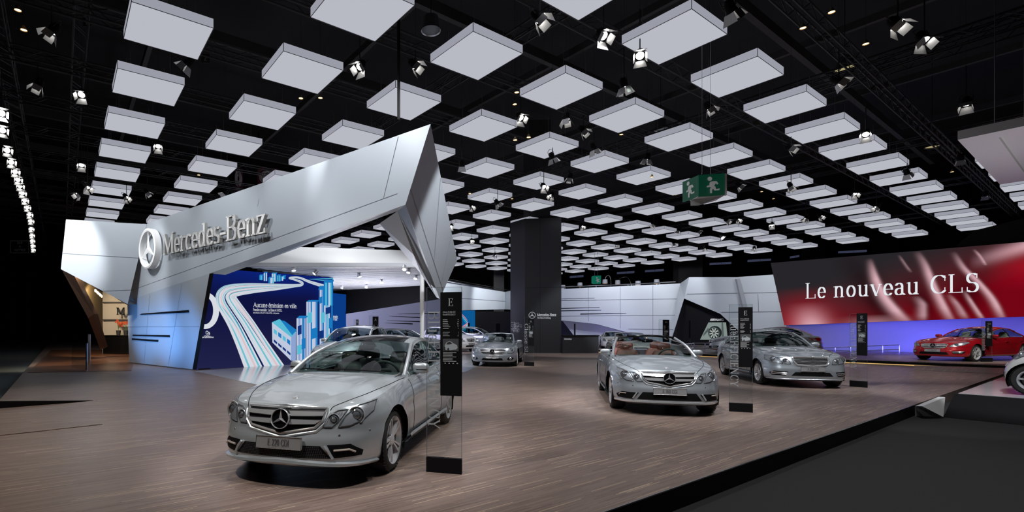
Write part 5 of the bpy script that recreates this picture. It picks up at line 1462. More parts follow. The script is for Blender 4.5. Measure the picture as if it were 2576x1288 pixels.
def rpt(i, s):
    q = cl[i]; a = cl[max(0, i-1)]; b_ = cl[min(len(cl)-1, i+1)]
    d = Vector((b_.x-a.x, b_.y-a.y)); d.normalize(); n = Vector((-d.y, d.x))
    wd = q.z*(1.0 if abs(n.x) > .5 else 1.0)/2
    if i < 36: hn = Vector((1, 0)) if n.x > 0 else Vector((-1, 0)); t_ = max(0, min(1, (i-14)/22)); n = hn*(1-t_) + n*t_
    return cz(q.x + n.x*wd*s, q.y + n.y*wd*s)
for k, cname in enumerate(COLS):
    s0, s1 = -1+2*k/NL, -1+2*(k+1)/NL
    lay = .008 + .0006*k
    vs = []; 
    for i in range(len(cl)): vs += [PS(*rpt(i, s0), lay), PS(*rpt(i, s1), lay)]
    bands[cname].add(vs, [[2*i, 2*i+1, 2*i+3, 2*i+2] for i in range(len(cl)-1)])
rr = random.Random(11)
for k in range(34):                                   # finer streaks on top
    c_ = rr.choice('wcpnwdwc'); s0 = rr.uniform(-.95, .95); wv = rr.uniform(.015, .05); i0 = rr.randint(0, 50); i1 = min(len(cl)-1, i0 + rr.randint(18, 60)); dr = rr.uniform(-.25, .25)
    vs = []
    for i in range(i0, i1+1):
        t = (i-i0)/(i1-i0); tp = math.sin(math.pi*min(1, max(.02, t))); s_ = max(-.96, min(.96, s0 + dr*t))
        vs += [PS(*rpt(i, s_-wv*tp), .022), PS(*rpt(i, s_+wv*tp), .022)]
    bands[c_].add(vs, [[2*i, 2*i+1, 2*i+3, 2*i+2] for i in range(i1-i0)])
for k in bands: bands[k].build('light_trail', lm[k], scr, world=True, smooth=False)
BC = {k: glow('city_' + k, lin(v), .85) for k, v in dict(w=(205, 215, 238), b=(30, 130, 205), c=(95, 200, 228), d=(20, 55, 130), l=(150, 175, 225)).items()}
cmb = {k: MB() for k in BC}
def cq(c, *pts, lay=.03): cmb[c].poly([PS(*cz(*p), lay) for p in pts])
def block(x0, y0, x1, y1, topdx, topdy, stripes, lay=.03):
    cq('b', (x0, y0), (x0+topdx, y0-topdy), (x1+topdx, y0-topdy), (x1, y0), lay=lay)
    n = len(stripes)
    for k, c in enumerate(stripes):
        a, b_ = x0 + (x1-x0)*k/n, x0 + (x1-x0)*(k+1)/n; cq(c, (a, y1), (b_, y1), (b_, y0), (a, y0), lay=lay)
block(980, 580, 1092, 1150, 10, 30, 'dwlbwlcwdb'); block(1022, 525, 1094, 700, 8, 22, 'bcbwcb', .034)
for k, (x0, y0, x1, y1, c) in enumerate(((985, 640, 1010, 690, 'b'), (1036, 720, 1070, 770, 'd'), (1000, 760, 1030, 840, 'c'), (1060, 800, 1090, 880, 'b'), (985, 900, 1020, 960, 'd'), (1040, 930, 1075, 1010, 'c'), (895, 760, 930, 840, 'c'), (930, 880, 965, 960, 'b'), (820, 860, 850, 930, 'd'), (850, 960, 880, 1040, 'b'), (815, 1010, 850, 1080, 'c'))): cq(c, (x0, y1), (x1, y1-10), (x1, y0-10), (x0, y0), lay=.041 + .001*k)
block(888, 672, 975, 1150, 20, 14, 'wlwbwwlb', .036); block(812, 800, 884, 1150, 22, 20, 'wlwbl', .04)
cq('w', (622, 830), (770, 940), (768, 1125), (625, 985), lay=.044); cq('l', (770, 940), (808, 905), (806, 1130), (768, 1125), lay=.044); cq('c', (622, 830), (680, 805), (810, 905), (770, 945), lay=.046); cq('b', (690, 815), (720, 820), (812, 890), (778, 930), lay=.047)
for k in range(4): cq('b' if k % 2 else 'c', (636+k*34, 880+k*25), (660+k*34, 898+k*25), (660+k*34, 930+k*26), (636+k*34, 912+k*25), lay=.048); cq('d', (636+k*34, 960+k*28), (662+k*34, 984+k*28), (662+k*34, 1002+k*28), (636+k*34, 980+k*28), lay=.048)
for (x, y, w_, h, s) in ((525, 470, 30, 35, 'bcb'), (560, 450, 26, 62, 'wbw'), (596, 488, 44, 42, 'bwc'), (622, 455, 38, 62, 'wcwb'), (664, 470, 24, 45, 'cbc'), (690, 480, 20, 30, 'bw'), (706, 475, 22, 22, 'cb')): block(x, y, x+w_, y+h, 6, 8, s, .03)
cq('c', (905, 497), (1094, 490), (1094, 520), lay=.03); cq('d', (930, 500), (1090, 495), (1090, 512), lay=.031)
for k in cmb: cmb[k].build('city_blocks', BC[k], scr, world=True, smooth=False)
tw = glow('screen_text', (.75, .78, .85), .9); f = MB(); EZ = Vector((0, 0, 1))
a = PS(*cz(480, 713), .03); hgt = PS(*cz(480, 677), .03).z - a.z; wt = (PS(*cz(818, 726), .03) - a).length
write(f, 'Aucune \u00e9mission en ville.', a, SD, EZ, hgt, 0, wt/(text_width('Aucune \u00e9mission en ville.')*hgt), 0, (.06, .03))
a = PS(*cz(478, 743), .03); hgt = PS(*cz(478, 722), .03).z - a.z; wt = (PS(*cz(702, 748), .03) - a).length; s = 'Premi\u00e8re mondiale : La Classe A E-CELL'
write(f, s, a, SD, EZ, hgt, 0, wt/(text_width(s)*hgt), 0, (.06, .04))
a = PS(*cz(478, 762), .03); hgt = PS(*cz(478, 750), .03).z - a.z; wt = (PS(*cz(680, 766), .03) - a).length; s = 'Zero emissions in the city. A-Class E-CELL world premiere.'
write(f, s, a, SD, EZ, hgt, 0, wt/(text_width(s)*hgt), 0, (.05, .04))
a = PS(*cz(112, 924), .03); write(f, 'CO', a, SD, EZ, .13, 0, .8, 0, (.07, .07), False); write(f, '2', PS(*cz(139, 926), .03), SD, EZ, .07, 0, .8, 0, (.08, .08), False)
write(f, 'A E-CELL :', PS(*cz(98, 942), .03), SD, EZ, .055, 0, .8, 0, (.07, .07), False); write(f, 'EMISSION ZERO EMISSION.', PS(*cz(60, 953), .03), SD, EZ, .055, 0, .72, 0, (.07, .07), False)
ring = []
for k in range(29):
    t = R(-100 + 200*k/28); ring.append((cz(110 + 62*math.cos(t), 740 - 105*math.sin(t)), cz(110 + 108*math.cos(t), 740 - 142*math.sin(t))))
for (a, b_), (c, d) in zip(ring, ring[1:]): f.poly([PS(*a, .006), PS(*b_, .006), PS(*d, .006), PS(*c, .006)])
f.build('screen_lettering', tw, scr, world=True, smooth=False)
# second blue screen behind
f = MB(); a, b_ = P(838, 800, 29), P(870, 800, 30); a.z = b_.z = 0; f.obox(a, b_-a, (0, .1, 0), (0, 0, 3.4))
s2_ = empty('side_screen', a, 0, 'narrow blue screen with white text beside the big video wall', 'screen')
f.build('display', glow('blue_screen', lin((12, 62, 140)), .9), s2_, world=True, smooth=False)
f = MB(); write(f, 'main.', P(838, 801, 28.9), (b_-a), EZ, .2, .004, .8, 0, (.06, .03)); write(f, 'A & Tradition', P(838, 806, 28.9), (b_-a), EZ, .09, .004, .6, 0, (.06, .04)); f.build('lettering', tw, s2_, world=True, smooth=False)
# slotted pale wall behind the stage cars
f = MB(); q = [P(864, 790, 40), P(1130, 742, 44), P(1130, 872, 44), P(864, 872, 40)]; f.prism(q, (0, .3, 0)); 
lw = empty('slotted_wall', (-10, 41, 0), 0, 'pale lilac-lit wall with thin dark slots behind the stage cars', 'display wall'); f.build('cladding', M['alu'], lw, world=True, smooth=False)
def on_lw(px, py): t = (px-864)/(1130-864); return P(px, py, 40/(1-t*(1-40/44.0)) - .03)
for x0, y0, x1, y1 in ((978, 795, 1064, 799.5), (972, 806.5, 1064, 809.5), (968, 812.5, 1038, 815), (1000, 790, 1100, 789)):
    f = MB(); f.prism([on_lw(x0, y0), on_lw(x1, y1+1.2), on_lw(x1, y1-1.6), on_lw(x0, y0-.3)], (0, .03, 0)); f.build('wall_slot', M['black'], lw, world=True, smooth=False)

# ------------------------------------------------------------------ far white band, blue picture, dark booth
f = MB(); f.prism([P(1105, 703, 50), P(1270, 734.6, 60), P(1270, 778, 60), P(1105, 782, 50)], (0, .4, 0)); f.cm = 1
a, b_ = P(1105, 747, 49.95), P(1270, 758.5, 59.95); f.poly([a, b_, b_+Vector((0, 0, .05)), a+Vector((0, 0, .05))])
tag(f.build('gallery_wall', [M['alu'], M['seam']], smooth=False), 'long white upper wall band left of the black pillar', 'display wall')
f = MB(); f.prism([P(1270, 734.6, 60), P(1292, 730, 56), P(1292, 779, 56), P(1270, 778, 60)], (0, .4, 0)); tag(f.build('gallery_wall', M['alu'], smooth=False), 'short white wall piece touching the left side of the black pillar', 'display wall')
f = MB(); f.tube([P(1118, 704, 50), P(1270, 733, 60)], .05, 6); f.tube([P(1118, 700, 50), P(1284, 731, 61)], .03, 6)
tag(f.build('gallery_handrail', M['steel']), 'dark handrail on top of the long white wall band', 'railing')
pic = empty('blue_picture_wall', P(1178, 830, 50), 0, 'blue backlit picture of wavy pink lines beside the dark booth', 'picture')
f = MB(); f.prism([P(1085, 782, 50), P(1195, 781, 52), P(1195, 872, 52), P(1085, 875, 50)], (0, .2, 0)); f.build('picture_panel', glow('picture_blue', lin((14, 96, 160)), .8), pic, world=True, smooth=False)
f = MB()
for k, (c, off) in enumerate(((0, 0), (1, 5), (2, 10))):
    pth = catmull([(1085, 795+off), (1110, 800+off), (1150, 786+off*.6), (1166, 796+off), (1176, 812+off), (1160, 826+off), (1140, 850)], 6)
    g_ = MB(); vs = []
    for p in pth: vs += [P(p.x, p.y-2.6, 49.7), P(p.x+1.2, p.y+1.6, 49.7)]
    g_.add(vs, [[2*i, 2*i+1, 2*i+3, 2*i+2] for i in range(len(pth)-1)]); g_.build('wave', glow('wave_%d' % k, lin(((214, 150, 168), (150, 210, 232), (30, 170, 215))[k]), .8), pic, world=True, smooth=False)
f = MB(); f.obox(P(1195, 900, 52.5) + Vector((0, 0, 0)), (4.2, .6, 0), (0, 2, 0), (0, 0, 4.6)); tag(f.build('dark_booth', M['black'], smooth=False), 'black recess between the blue picture and the big pillar', 'booth')

# ------------------------------------------------------------------ big pillar with logo, information counter
pil = empty('display_pillar', (1.8, 33, 0), 0, 'big black clad pillar with white star logo', 'pillar')
a, b_, c = G(1320.5, 888), G(1412, 888.5), G(1284, 885.5); ht = 8.05
f = MB(); f.prism([a, b_, b_ + (c-a), c], (0, 0, ht)); f.cm = 1
for z in (3.9, ): f.obox(a + Vector((0, -.004, z)), (b_-a), (0, .003, 0), (0, 0, .012))
f.obox(a + (b_-a)*.42 + Vector((0, -.004, 0)), (.012, 0, 0), (0, .003, 0), (0, 0, ht))
f.build('cladding', [M['black_panel'], M['black']], pil, world=True, smooth=False)
f = MB(); f.box((a+b_+c)/3 + Vector((.5, .8, 11)), 1.4, 1.2, 6.4); f.build('core', M['dark'], pil, world=True, smooth=False)
ex = (b_-a).normalized(); nn = Vector((ex.y, -ex.x, 0))
def PP(px, py, off=.01):
    o = Vector((0, 0, EYE)); d = P(px, py, 1)-o; t = (a-o).dot(nn)/d.dot(nn); return o + d*t + nn*off
pw = mat('pillar_print', (.6, .62, .64), .5, emis=(.5, .52, .55), strength=.35)
lg = MB(); a_, b2 = MB(), MB(); star(a_, b2, PP(1338.5, 793), ex, EZ, .2, .012, .12); lg.add(a_.v, a_.f); lg.add(b2.v, b2.f)
p = PP(1351, 795.5); hgt = PP(1351, 788.5).z - p.z; wt = (PP(1399, 795.5) - p).length
write(lg, 'Mercedes-Benz', p, ex, EZ, hgt, .01, wt/(text_width('Mercedes-Benz')*hgt), 0, (.075, .045))
p = PP(1351, 801.5); hgt = PP(1351, 797.6).z - p.z; wt = (PP(1386, 801.5) - p).length; s = 'The best or nothing.'; write(lg, s, p, ex, EZ, hgt, .006, wt/(text_width(s)*hgt), 0, (.07, .05))
lg.build('logo', pw, pil, world=True, smooth=False)
f = MB(); exl = (a-c).normalized(); rr = random.Random(4)
for k in range(11):
    z = 1.5 + (825 - (811 + k*2.4))/F*32.3; L_ = rr.uniform(.25, .75); x0 = rr.uniform(0, .35); q = c + exl*(.08+x0) + Vector((0, 0, z)) + Vector((exl.y, -exl.x, 0))*.012
    t = 0
    while t < L_: f.obox(q + exl*t, exl*rr.uniform(.05, .11), (0, .003, 0), (0, 0, .022)); t += .13
f.build('fine_print', pw, pil, world=True, smooth=False)
ct = empty('information_counter', G(1460, 888), 0, 'long black information counter right of the big pillar', 'counter')
f = MB(); a2, b3 = G(1415.5, 889), G(1506, 888.5); f.obox(a2, b3-a2, (0, 1.0, 0), (0, 0, 1.02)); f.build('counter_body', M['black_panel'], ct, world=True, smooth=False)
f = MB(); f.obox(a2 + Vector((0, -.04, 1.02)), b3-a2 + Vector((.05, 0, 0)), (0, 1.1, 0), (0, 0, .05)); f.build('counter_top', M['black'], ct, world=True, smooth=False)
f = MB(); write(f, 'Information', a2 + (b3-a2)*.04 + Vector((0, -.006, .8)), b3-a2, EZ, .1, .004, .8, 0, (.06, .03)); f.build('lettering', pw, ct, world=True, smooth=False)
for px, w_, y in ((1700, 60, 62), (1240, 26, 70), (650, 90, 45), (2025, 40, 60)):
    f = MB(); f.box(P(px + w_/2, 600, y) * 1 + Vector((0, 0, 0)), w_*y/F, 1.2, 30); structure(f.build('column', M['dark'] if px != 650 else M['black'], smooth=False))

# ------------------------------------------------------------------ big curved white wall with slots and lounge on top
cw = empty('slotted_wall', (10, 52, 0), 0, 'wide white wall with dark slots between the black pillar and the tyre booth', 'display wall')
def YC(px): return 1/((1/55.0) + (1/48.5 - 1/55.0)*(px-1412)/(1711-1412.0))
def PC(px, py, off=0): return P(px, py, YC(px) - off/S)
f = MB(); pts = [(1404, 727.5), (1560, 720), (1711, 713), (1700, 790), (1692, 870), (1600, 842), (1500, 815), (1404, 805)]
f.prism([PC(*p) for p in pts], (.1, .6, 0)); f.cm = 1
def wl2(x0, y0, x1, y1, th=.03):
    a, b_ = PC(x0, y0, .03), PC(x1, y1, .03); f.poly([a, b_, b_+Vector((0, 0, th)), a+Vector((0, 0, th))])
wl2(1412, 756, 1702, 752); wl2(1412, 795.5, 1698, 793); wl2(1580, 828, 1694, 829); 
for x, y0, y1 in ((1560, 722, 826), (1642, 718, 850), (1480, 724, 808)): a, b_ = PC(x, y0, .03), PC(x, y1, .03); f.poly([a, b_, b_+Vector((.03, 0, 0)), a+Vector((.03, 0, 0))])
f.build('cladding', [M['alu'], M['seam']], cw, world=True, smooth=False)
for x0, y0, x1, y1, t in ((1404, 752, 1495, 749.5, .9), (1404, 756, 1500, 754.5, .9), (1404, 776, 1508, 773, 2.0), (1404, 782, 1512, 780, 2.0), (1460, 790, 1575, 787.5, 2.2)):
    f = MB(); f.prism([PC(x0, y0+t/2, .02), PC(x1, y1+.3, .02), PC(x1, y1-.3, .02), PC(x0, y0-t/2, .02)], (0, -.03, 0)); f.build('wall_slot', M['black'], cw, world=True, smooth=False)
f = MB(); f.prism([PC(1404, 800, -.9), PC(1440, 800, -.9), PC(1700, 840, -.9), PC(1720, 872, -.9), PC(1404, 874, -.9)], (0, .3, 0)); tag(f.build('lower_wall', M['alu'], smooth=False), 'bluish lit lower wall under the slotted white wall', 'display wall')
f = MB(); f.poly([P(1403, 806, 50), P(1416, 808, 50), P(1444, 845, 50), P(1403, 845, 50)]); tag(f.build('dark_wedge', M['black'], smooth=False), 'black triangular opening beside the pillar above the counter', 'opening')
f = MB(); f.tube([PC(1406, 722, -.2), PC(1560, 716, -.2), PC(1700, 709, -.2)], .05, 6)
for x in (1420, 1500, 1580, 1660): a, b_ = PC(x, 722-(x-1406)*.044, -.2), PC(x, 728-(x-1406)*.044, -.2); f.tube([a, b_], .03, 5)
tag(f.build('gallery_handrail', M['chrome_dull']), 'steel handrail along the top of the slotted white wall', 'railing')
for n, (px, py, arc) in enumerate(((1416, 722, 0), (1459, 716, 0), (1522, 708, 1), (1554, 710, 2), (1605, 712, 0), (1652, 708, 0))):
    c = P(px, py, 55.5 if n < 4 else 52); r = empty('lounge_lamp', c + Vector((0, 0, -1.2)), 0, 'grey fabric lamp shade on the gallery, %s from the left' % ORD[n], 'lamp', 'shaded lamps on the gallery')
    f = MB(); f.lathe([(.27, -.22), (.235, .2), (.22, .2), (.255, -.22)], c, EZ, 20); f.build('lamp_shade', M['shade'], r, world=True)
    f = MB(); f.lathe([(0, -.19), (.24, -.2)], c, EZ, 18); f.build('bulb_glow', M['shade_in'], r, world=True)
    f = MB()
    if arc == 1: f.tube(catmull([c + Vector((0, 0, .2)), c + Vector((.15, 0, .55)), c + Vector((.42, 0, .6)), c + Vector((.6, 0, .1)), c + Vector((.6, 0, -1.4))], 6), .025, 5)
    elif arc == 2: f.tube(catmull([c + Vector((0, 0, .2)), c + Vector((.4, 0, .45)), c + Vector((1.0, 0, .5)), c + Vector((1.4, 0, -.2)), c + Vector((1.45, 0, -1.4))], 6), .025, 5)
    else: f.tube([c + Vector((0, 0, -.2)), c + Vector((0, 0, -1.4))], .025, 5)
    f.build('lamp_stand', M['chrome_dull'], r, world=True)

# ------------------------------------------------------------------ tyre booth
tb = empty('folded_booth', (17, 43, 0), 0, 'white folded booth with a black opening and tyre picture', 'booth')
def YB(px): return 1/((1/46.5) + (1/40.5 - 1/46.5)*(px-1734)/(1955-1734.0))
def PB(px, py, off=0): return P(px, py, YB(px) - off/S)
f = MB(); f.poly([PB(1734, 697), PB(1721, 751), PB(1812, 789.5), PB(1862, 836), PB(1862, 760), PB(1855, 697)])
f.poly([PB(1855, 697), PB(1862, 836), PB(1870, 885), PB(2000, 885), PB(1978, 818), PB(1955, 690)])
f.poly([P(1711, 713, 48.5), P(1690, 852, 46.0), PB(1721, 751), PB(1734, 697)])
f.cm = 1
def bs(x0, y0, x1, y1):
    a, b_ = PB(x0, y0, .04), PB(x1, y1, .04); f.poly([a, b_, b_+Vector((0, 0, .035)), a+Vector((0, 0, .035))])
bs(1728, 740, 1962, 736); bs(1815, 786, 1972, 784); a, b_ = PB(1906, 740, .04), PB(1908, 784, .04); f.poly([a, b_, b_+Vector((.03, 0, 0)), a+Vector((.03, 0, 0))])
f.build('cladding', [M['alu'], M['seam']], tb, world=True, smooth=False)
f = MB(); f.poly([PB(1721, 751, -.6), PB(1812, 789.5, -.6), PB(1862, 836, -.6), PB(1862, 890, -.6), PB(1685, 890, -.6), PB(1690, 850, -.6)]); f.build('opening', M['black'], tb, world=True, smooth=False)
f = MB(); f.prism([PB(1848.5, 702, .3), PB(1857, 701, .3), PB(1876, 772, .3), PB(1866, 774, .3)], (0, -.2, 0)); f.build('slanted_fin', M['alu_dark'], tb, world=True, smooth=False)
tyre = empty('tyre_picture', PB(1800, 833, -.4), 0, 'lit grey picture of a spinning car wheel in the black booth', 'picture')
cz4 = lambda x, y, o=0: PB(1640 + x/5.366, 660 + y/5.366, -.5 + o)
f = MB(); f.prism([cz4(772, 810), cz4(1000, 810), cz4(1020, 1000), cz4(985, 1045), cz4(658, 1045)], (0, .1, 0)); f.build('picture_panel', glow('tyre_bg', lin((150, 165, 160)), .7), tyre, world=True, smooth=False)
GM = {k: glow('tyre_' + k, lin(v), .7) for k, v in dict(d=(40, 46, 46), m=(95, 106, 104), l=(195, 205, 200)).items()}
def disc(c, rx, ry, o, k, n=28):
    f = MB(); f.poly([cz4(c[0] + rx*math.cos(2*math.pi*i/n), c[1] + ry*math.sin(2*math.pi*i/n), o) for i in range(n)]); f.build('picture_shape', GM[k], tyre, world=True, smooth=False)
disc((850, 950), 92, 92, .01, 'd'); disc((838, 958), 74, 84, .02, 'm'); disc((838, 955), 62, 70, .03, 'd')
f = MB()
for k in range(9):
    a = R(40*k+10); d = (math.cos(a), math.sin(a)); t = (-d[1], d[0]); f.poly([cz4(838+d[0]*8-t[0]*5, 955+d[1]*8-t[1]*5, .04), cz4(838+d[0]*60-t[0]*10, 955+d[1]*68-t[1]*10, .04), cz4(838+d[0]*60+t[0]*10, 955+d[1]*68+t[1]*10, .04), cz4(838+d[0]*8+t[0]*5, 955+d[1]*8+t[1]*5, .04)])
f.build('picture_shape', GM['l'], tyre, world=True, smooth=False); disc((838, 955), 16, 18, .05, 'm')
f = MB(); f.poly([cz4(700, 960, .012), cz4(760, 880, .012), cz4(772, 920, .012), cz4(690, 1000, .012)]); f.poly([cz4(940, 812, .012), cz4(960, 812, .012), cz4(975, 1040, .012), cz4(940, 1040, .012)]); f.build('picture_shape', GM['m'], tyre, world=True, smooth=False)
f = MB(); o = cz4(781, 790, .05); ex = Vector((1, -.12, 0)).normalized()
for k in range(4): q = cz4(781 + 16*k, 790, .05); f.obox(q, (.055, 0, 0), (0, -.04, 0), (.1, 0, .2))
ea = cz4(965, 790, .05) - cz4(848, 790, .05); ea.z = 0; write(f, 'AMG', cz4(850, 791, .05), ea, EZ, .2, .04, ea.length/(text_width('AMG')*.2), 0, (.09, .08), False)
tag(f.build('wall_lettering', M['letter'], smooth=False), 'silver slanted stripes and three letters above the tyre picture', 'lettering')
def rail(name, label, pts, h, nposts):
    r = empty(name, pts[0], 0, label, 'railing'); f = MB()
    for zz in (h, h*.55): f.tube([Vector(p)+Vector((0, 0, zz)) for p in pts], .028, 6)
    f.build('rails', M['chrome_dull'], r, world=True)
    for k in range(nposts):
        t = k/(nposts-1)*(len(pts)-1); i = min(len(pts)-2, int(t)); p = Vector(pts[i]).lerp(Vector(pts[i+1]), t-i); f = MB(); f.tube([p, p+Vector((0, 0, h))], .025, 6); f.build('post', M['chrome_dull'], r, world=True)
rail('ramp_railing', 'steel railing on the ramp in front of the tyre booth', [P(1721, 890, 34), P(1746, 890, 30), P(1858, 891, 29.5)], .60, 9)
rail('platform_railing', 'steel railing at the foot of the violet lit wall', [P(2063, 900, 30.5), P(2262, 893, 28.8)], .55, 6)

# ------------------------------------------------------------------ platform, red screen and violet wall
e0, e1 = G(2530, 929.5), G(1715, 895); pd = (e0-e1).normalized()
p0 = e1 - pd*6; p1 = e0 + pd*8
f = MB(); bkv = Vector((-pd.y, pd.x, 0)); bkv = bkv if bkv.y > 0 else -bkv
f.prism(flat([p0, p1, p1 + bkv*13, p0 + bkv*13], 0), (0, 0, .15))
structure(f.build('floor_platform', M['floor'], smooth=False))
f = MB(); nf = -bkv; f.obox(p0 + nf*.004 + Vector((0, 0, .0)), p1-p0, nf*.02, (0, 0, .13)); structure(f.build('trim_60', M['black'], smooth=False))
f = MB(); f.obox(p0 + nf*.03 + Vector((0, 0, .002)), p1-p0, nf*.02, (0, 0, .028)); tag(f.build('gold_light_strip', M['gold_led'], smooth=False), 'thin golden light strip along the platform edge', 'light strip')
f = MB(); f.prism([G(2300, 927.5) + Vector((0, 0, .12)), G(2300, 931), G(2530, 942), G(2530, 934) + Vector((0, 0, .1))], (0, 0, .01)); tag(f.build('platform_ramp', M['floor'], smooth=False), 'low wooden ramp up to the red car platform', 'ramp')
QW = G(2298, 886, .15); QW.z = 0; NQ = -V
def YR(px): k = (px-CX)/FC; s = (QW.x - QW.y*k)/(U.y*k - U.x); return (QW.y + s*U.y)/S
def PR(px, py, off=0): p = P(px, py, YR(px)); return p + NQ*off
vw = MB(); w_a, w_b = PR(1979, 850), PR(2860, 850); w_a.z = w_b.z = .0
vw.obox(w_a, w_b - w_a, V*.4, (0, 0, 3.2)); tag(vw.build('violet_wall', M['white'], smooth=False), 'long plain wall washed with violet light under the red screen', 'display wall')
rsn = empty('red_screen', PR(2260, 720), 0, 'huge red video screen with pink light streaks and big white words', 'screen')
cTL, cTR, cBR, cBL = PR(1946.5, 663, .5), PR(2760, 596.5, .5), PR(2760, 790, .5), PR(1981, 818.5, .5)
f = MB(); f.prism([cTL, cTR, cBR, cBL], V*.35); f.build('screen_body', M['black'], rsn, world=True, smooth=False)
def streak(a, b_, pts, w0, w1):
    ys = [p[1] for p in pts]
    if not (min(ys)-.0 <= b_ <= max(ys)): 
        return 0
    q = sorted(pts, key=lambda p: p[1]); fx_ = curve1([(p[1], p[0]) for p in q]); x = fx_(b_); t = (b_-min(ys))/(max(ys)-min(ys)); wd = w0*(1-t) + w1*t
    d = (a-x)/wd
    fade = min(1, t*4+.25, (1-t)*3.0)
    return math.exp(-d*d*(2.2 if d < 0 else 8.0))*max(0, fade)
DK = lin((44, 42, 46)); RD = lin((128, 6, 24)); HT = lin((246, 196, 206)); BL_ = lin((28, 6, 12))
def red_pic(a, b_):
    q = (cBL*(1-a)+cBR*a)*(1-b_) + (cTL*(1-a)+cTR*a)*b_; a = (CX + FC*q.x/q.y - 1946.5)/629.5
    r = max(0, min(1, (a*1.0 + (1-b_)*1.0 - .45)))
    c = mixc(DK, RD, r*r*1.0)
    c = mixc(c, BL_, .8*math.exp(-((a-.30-.16*(1-b_))/.06)**2)*(1-abs(b_-.3)) + .75*math.exp(-((a-.62+.1*b_)/.05)**2)*max(0, 1-abs(b_-.25)*2.2) + .7*math.exp(-((a-.78)/.07)**2)*max(0, 1-abs(b_-.35)*2.6))
    c = mixc(c, lin((186, 8, 38)), .85*math.exp(-((a-.12)/.13)**2)*max(0, 1-b_*1.7))
    c = mixc(c, HT, .8*math.exp(-((a-.14-.06*(.2-b_))/.06)**2)*max(0, 1-b_*2.8)**1.3)
    c = mixc(c, HT, .35*math.exp(-((a-.40)/.10)**2)*max(0, 1-b_*9))
    for pts, w0, w1, k in (([(.385, .95), (.405, .7), (.44, .4), (.50, .12), (.54, -.03)], .05, .022, .95), ([(.575, 1.0), (.61, .78), (.64, .5), (.68, .2), (.715, -.03)], .034, .026, .85), ([(.72, .95), (.76, .72), (.82, .5), (.88, .24), (.92, -.03)], .03, .022, .85), ([(.80, .96), (.825, .86), (.85, .72)], .012, .012, .6), ([(.50, .97), (.53, .8), (.55, .7)], .012, .01, .3), ([(.76, .4), (.80, .18), (.84, -.03)], .02, .016, .7), ([(.57, .36), (.60, .2), (.60, .0)], .035, .03, .55), ([(.70, .36), (.74, .18), (.77, .0)], .03, .02, .5)):
        c = mixc(c, HT, k*streak(a, b_, pts, w0, w1))
    c = mixc(c, HT, .85*math.exp(-(((b_-.93)+(.99-a)*.75)/.09)**2)*max(0, (a-.78)*4.2) if a < 1.03 else .6*math.exp(-((b_-.95)/.1)**2))
    c = mixc(c, lin((215, 20, 45)), .7*max(0, a-.85)*4*max(0, 1-abs(b_-.68)*3))
    return c
f = MB(); NXr, NZr = 440, 110
f.grid(lambda a, b_: (cBL*(1-a)+cBR*a)*(1-b_) + (cTL*(1-a)+cTR*a)*b_ + NQ*.01, NXr, NZr); f.col = [red_pic(i/NXr, j/NZr) for i in range(NXr+1) for j in range(NZr+1)]
f.build('display_background', vcol_glow('red_picture', .8), rsn, world=True, smooth=False)
f = MB(); o = PR(2034, 752, .53); ex = -U; s = 'Le nouveau CLS'
p_e = PR(2473, 738, .53); sl = (p_e.z-o.z)/((p_e-o).length); ex = (ex + Vector((0, 0, 0))).normalized()
hgt = PR(2034, 713.5, .53).z - o.z; wt = (Vector((p_e.x, p_e.y, o.z)) - o).length
wl_ = []; write(f, s, o, -U, EZ, hgt, .01, wt/(text_width(s, 1, .06)*hgt), .06, (.056, .019), split=wl_)
gt = glow('red_screen_text', (.78, .82, .86), 1.0)
for mb in wl_: mb.build('screen_letter', [gt, gt], rsn, world=True, smooth=False)
f = MB(); f.prism([PR(2300, 700, -1), PR(2860, 690, -1), PR(2860, 470, -1) , PR(2440, 575, -1)], V*.5); tag(f.build('screen_backing', M['black'], smooth=False), 'black box wall standing above the right end of the red screen', 'display wall')

# ------------------------------------------------------------------ plinth for the little car, canopy over it
pc = PC0.copy()
pl2 = empty('car_plinth', pc, 0, 'black plinth with a glossy white top carrying the small white car', 'plinth')
f = MB(); t0 = pc + V*1.05; zt_ = .17
q = [pc + Vector((0, 0, -.2)), pc - U*6 + Vector((0, 0, -.2)), t0 - U*6 + Vector((0, 0, zt_)), t0 + Vector((0, 0, zt_))]
f.poly(q); far = V*8; f.poly([t0 + Vector((0, 0, zt_)), t0 - U*6 + Vector((0, 0, zt_)), t0 - U*6 + far + Vector((0, 0, zt_)), t0 + far + Vector((0, 0, zt_))]); f.poly([pc + Vector((0, 0, -.2)), t0 + Vector((0, 0, zt_)), t0 + far + Vector((0, 0, zt_)), t0 + far + Vector((0, 0, -.2))])
f.build('base', M['black'], pl2, world=True, smooth=False)
f = MB(); f.prism([t0 - U*.05 + V*.02 + Vector((0, 0, zt_)), t0 - U*6 + V*.02 + Vector((0, 0, zt_)), t0 - U*6 + V*7.9 + Vector((0, 0, zt_)), t0 - U*.05 + V*7.9 + Vector((0, 0, zt_))], (0, 0, .012)); f.build('white_top', M['white_gloss'], pl2, world=True, smooth=False)
f = MB(); A5 = G(2303, 1021.5); B5 = P(2361, 998, 10.55); C5 = P(2378, 999, 10.45); D5 = P(2373, 1049, 10.0); E5 = P(2320, 1022, 9.85); F5 = A5 + Vector((.05, .05, -.2))
f.add([A5, B5, C5, D5, E5, F5], [[0, 4, 2, 1], [4, 3, 2], [0, 5, 3, 4], [0, 1, 5], [1, 2, 3, 5]])
tag(f.build('corner_wedge', M['white'], smooth=False), 'white folded wedge at the corner of the stand beside the plinth', 'trim')
cn = empty('canopy', (12, 13, 5.8), 0, 'flat white canopy hanging over the small white car', 'canopy')
k0 = P(2409, 352, 12.0); f = MB(); cu, cv = -U, V
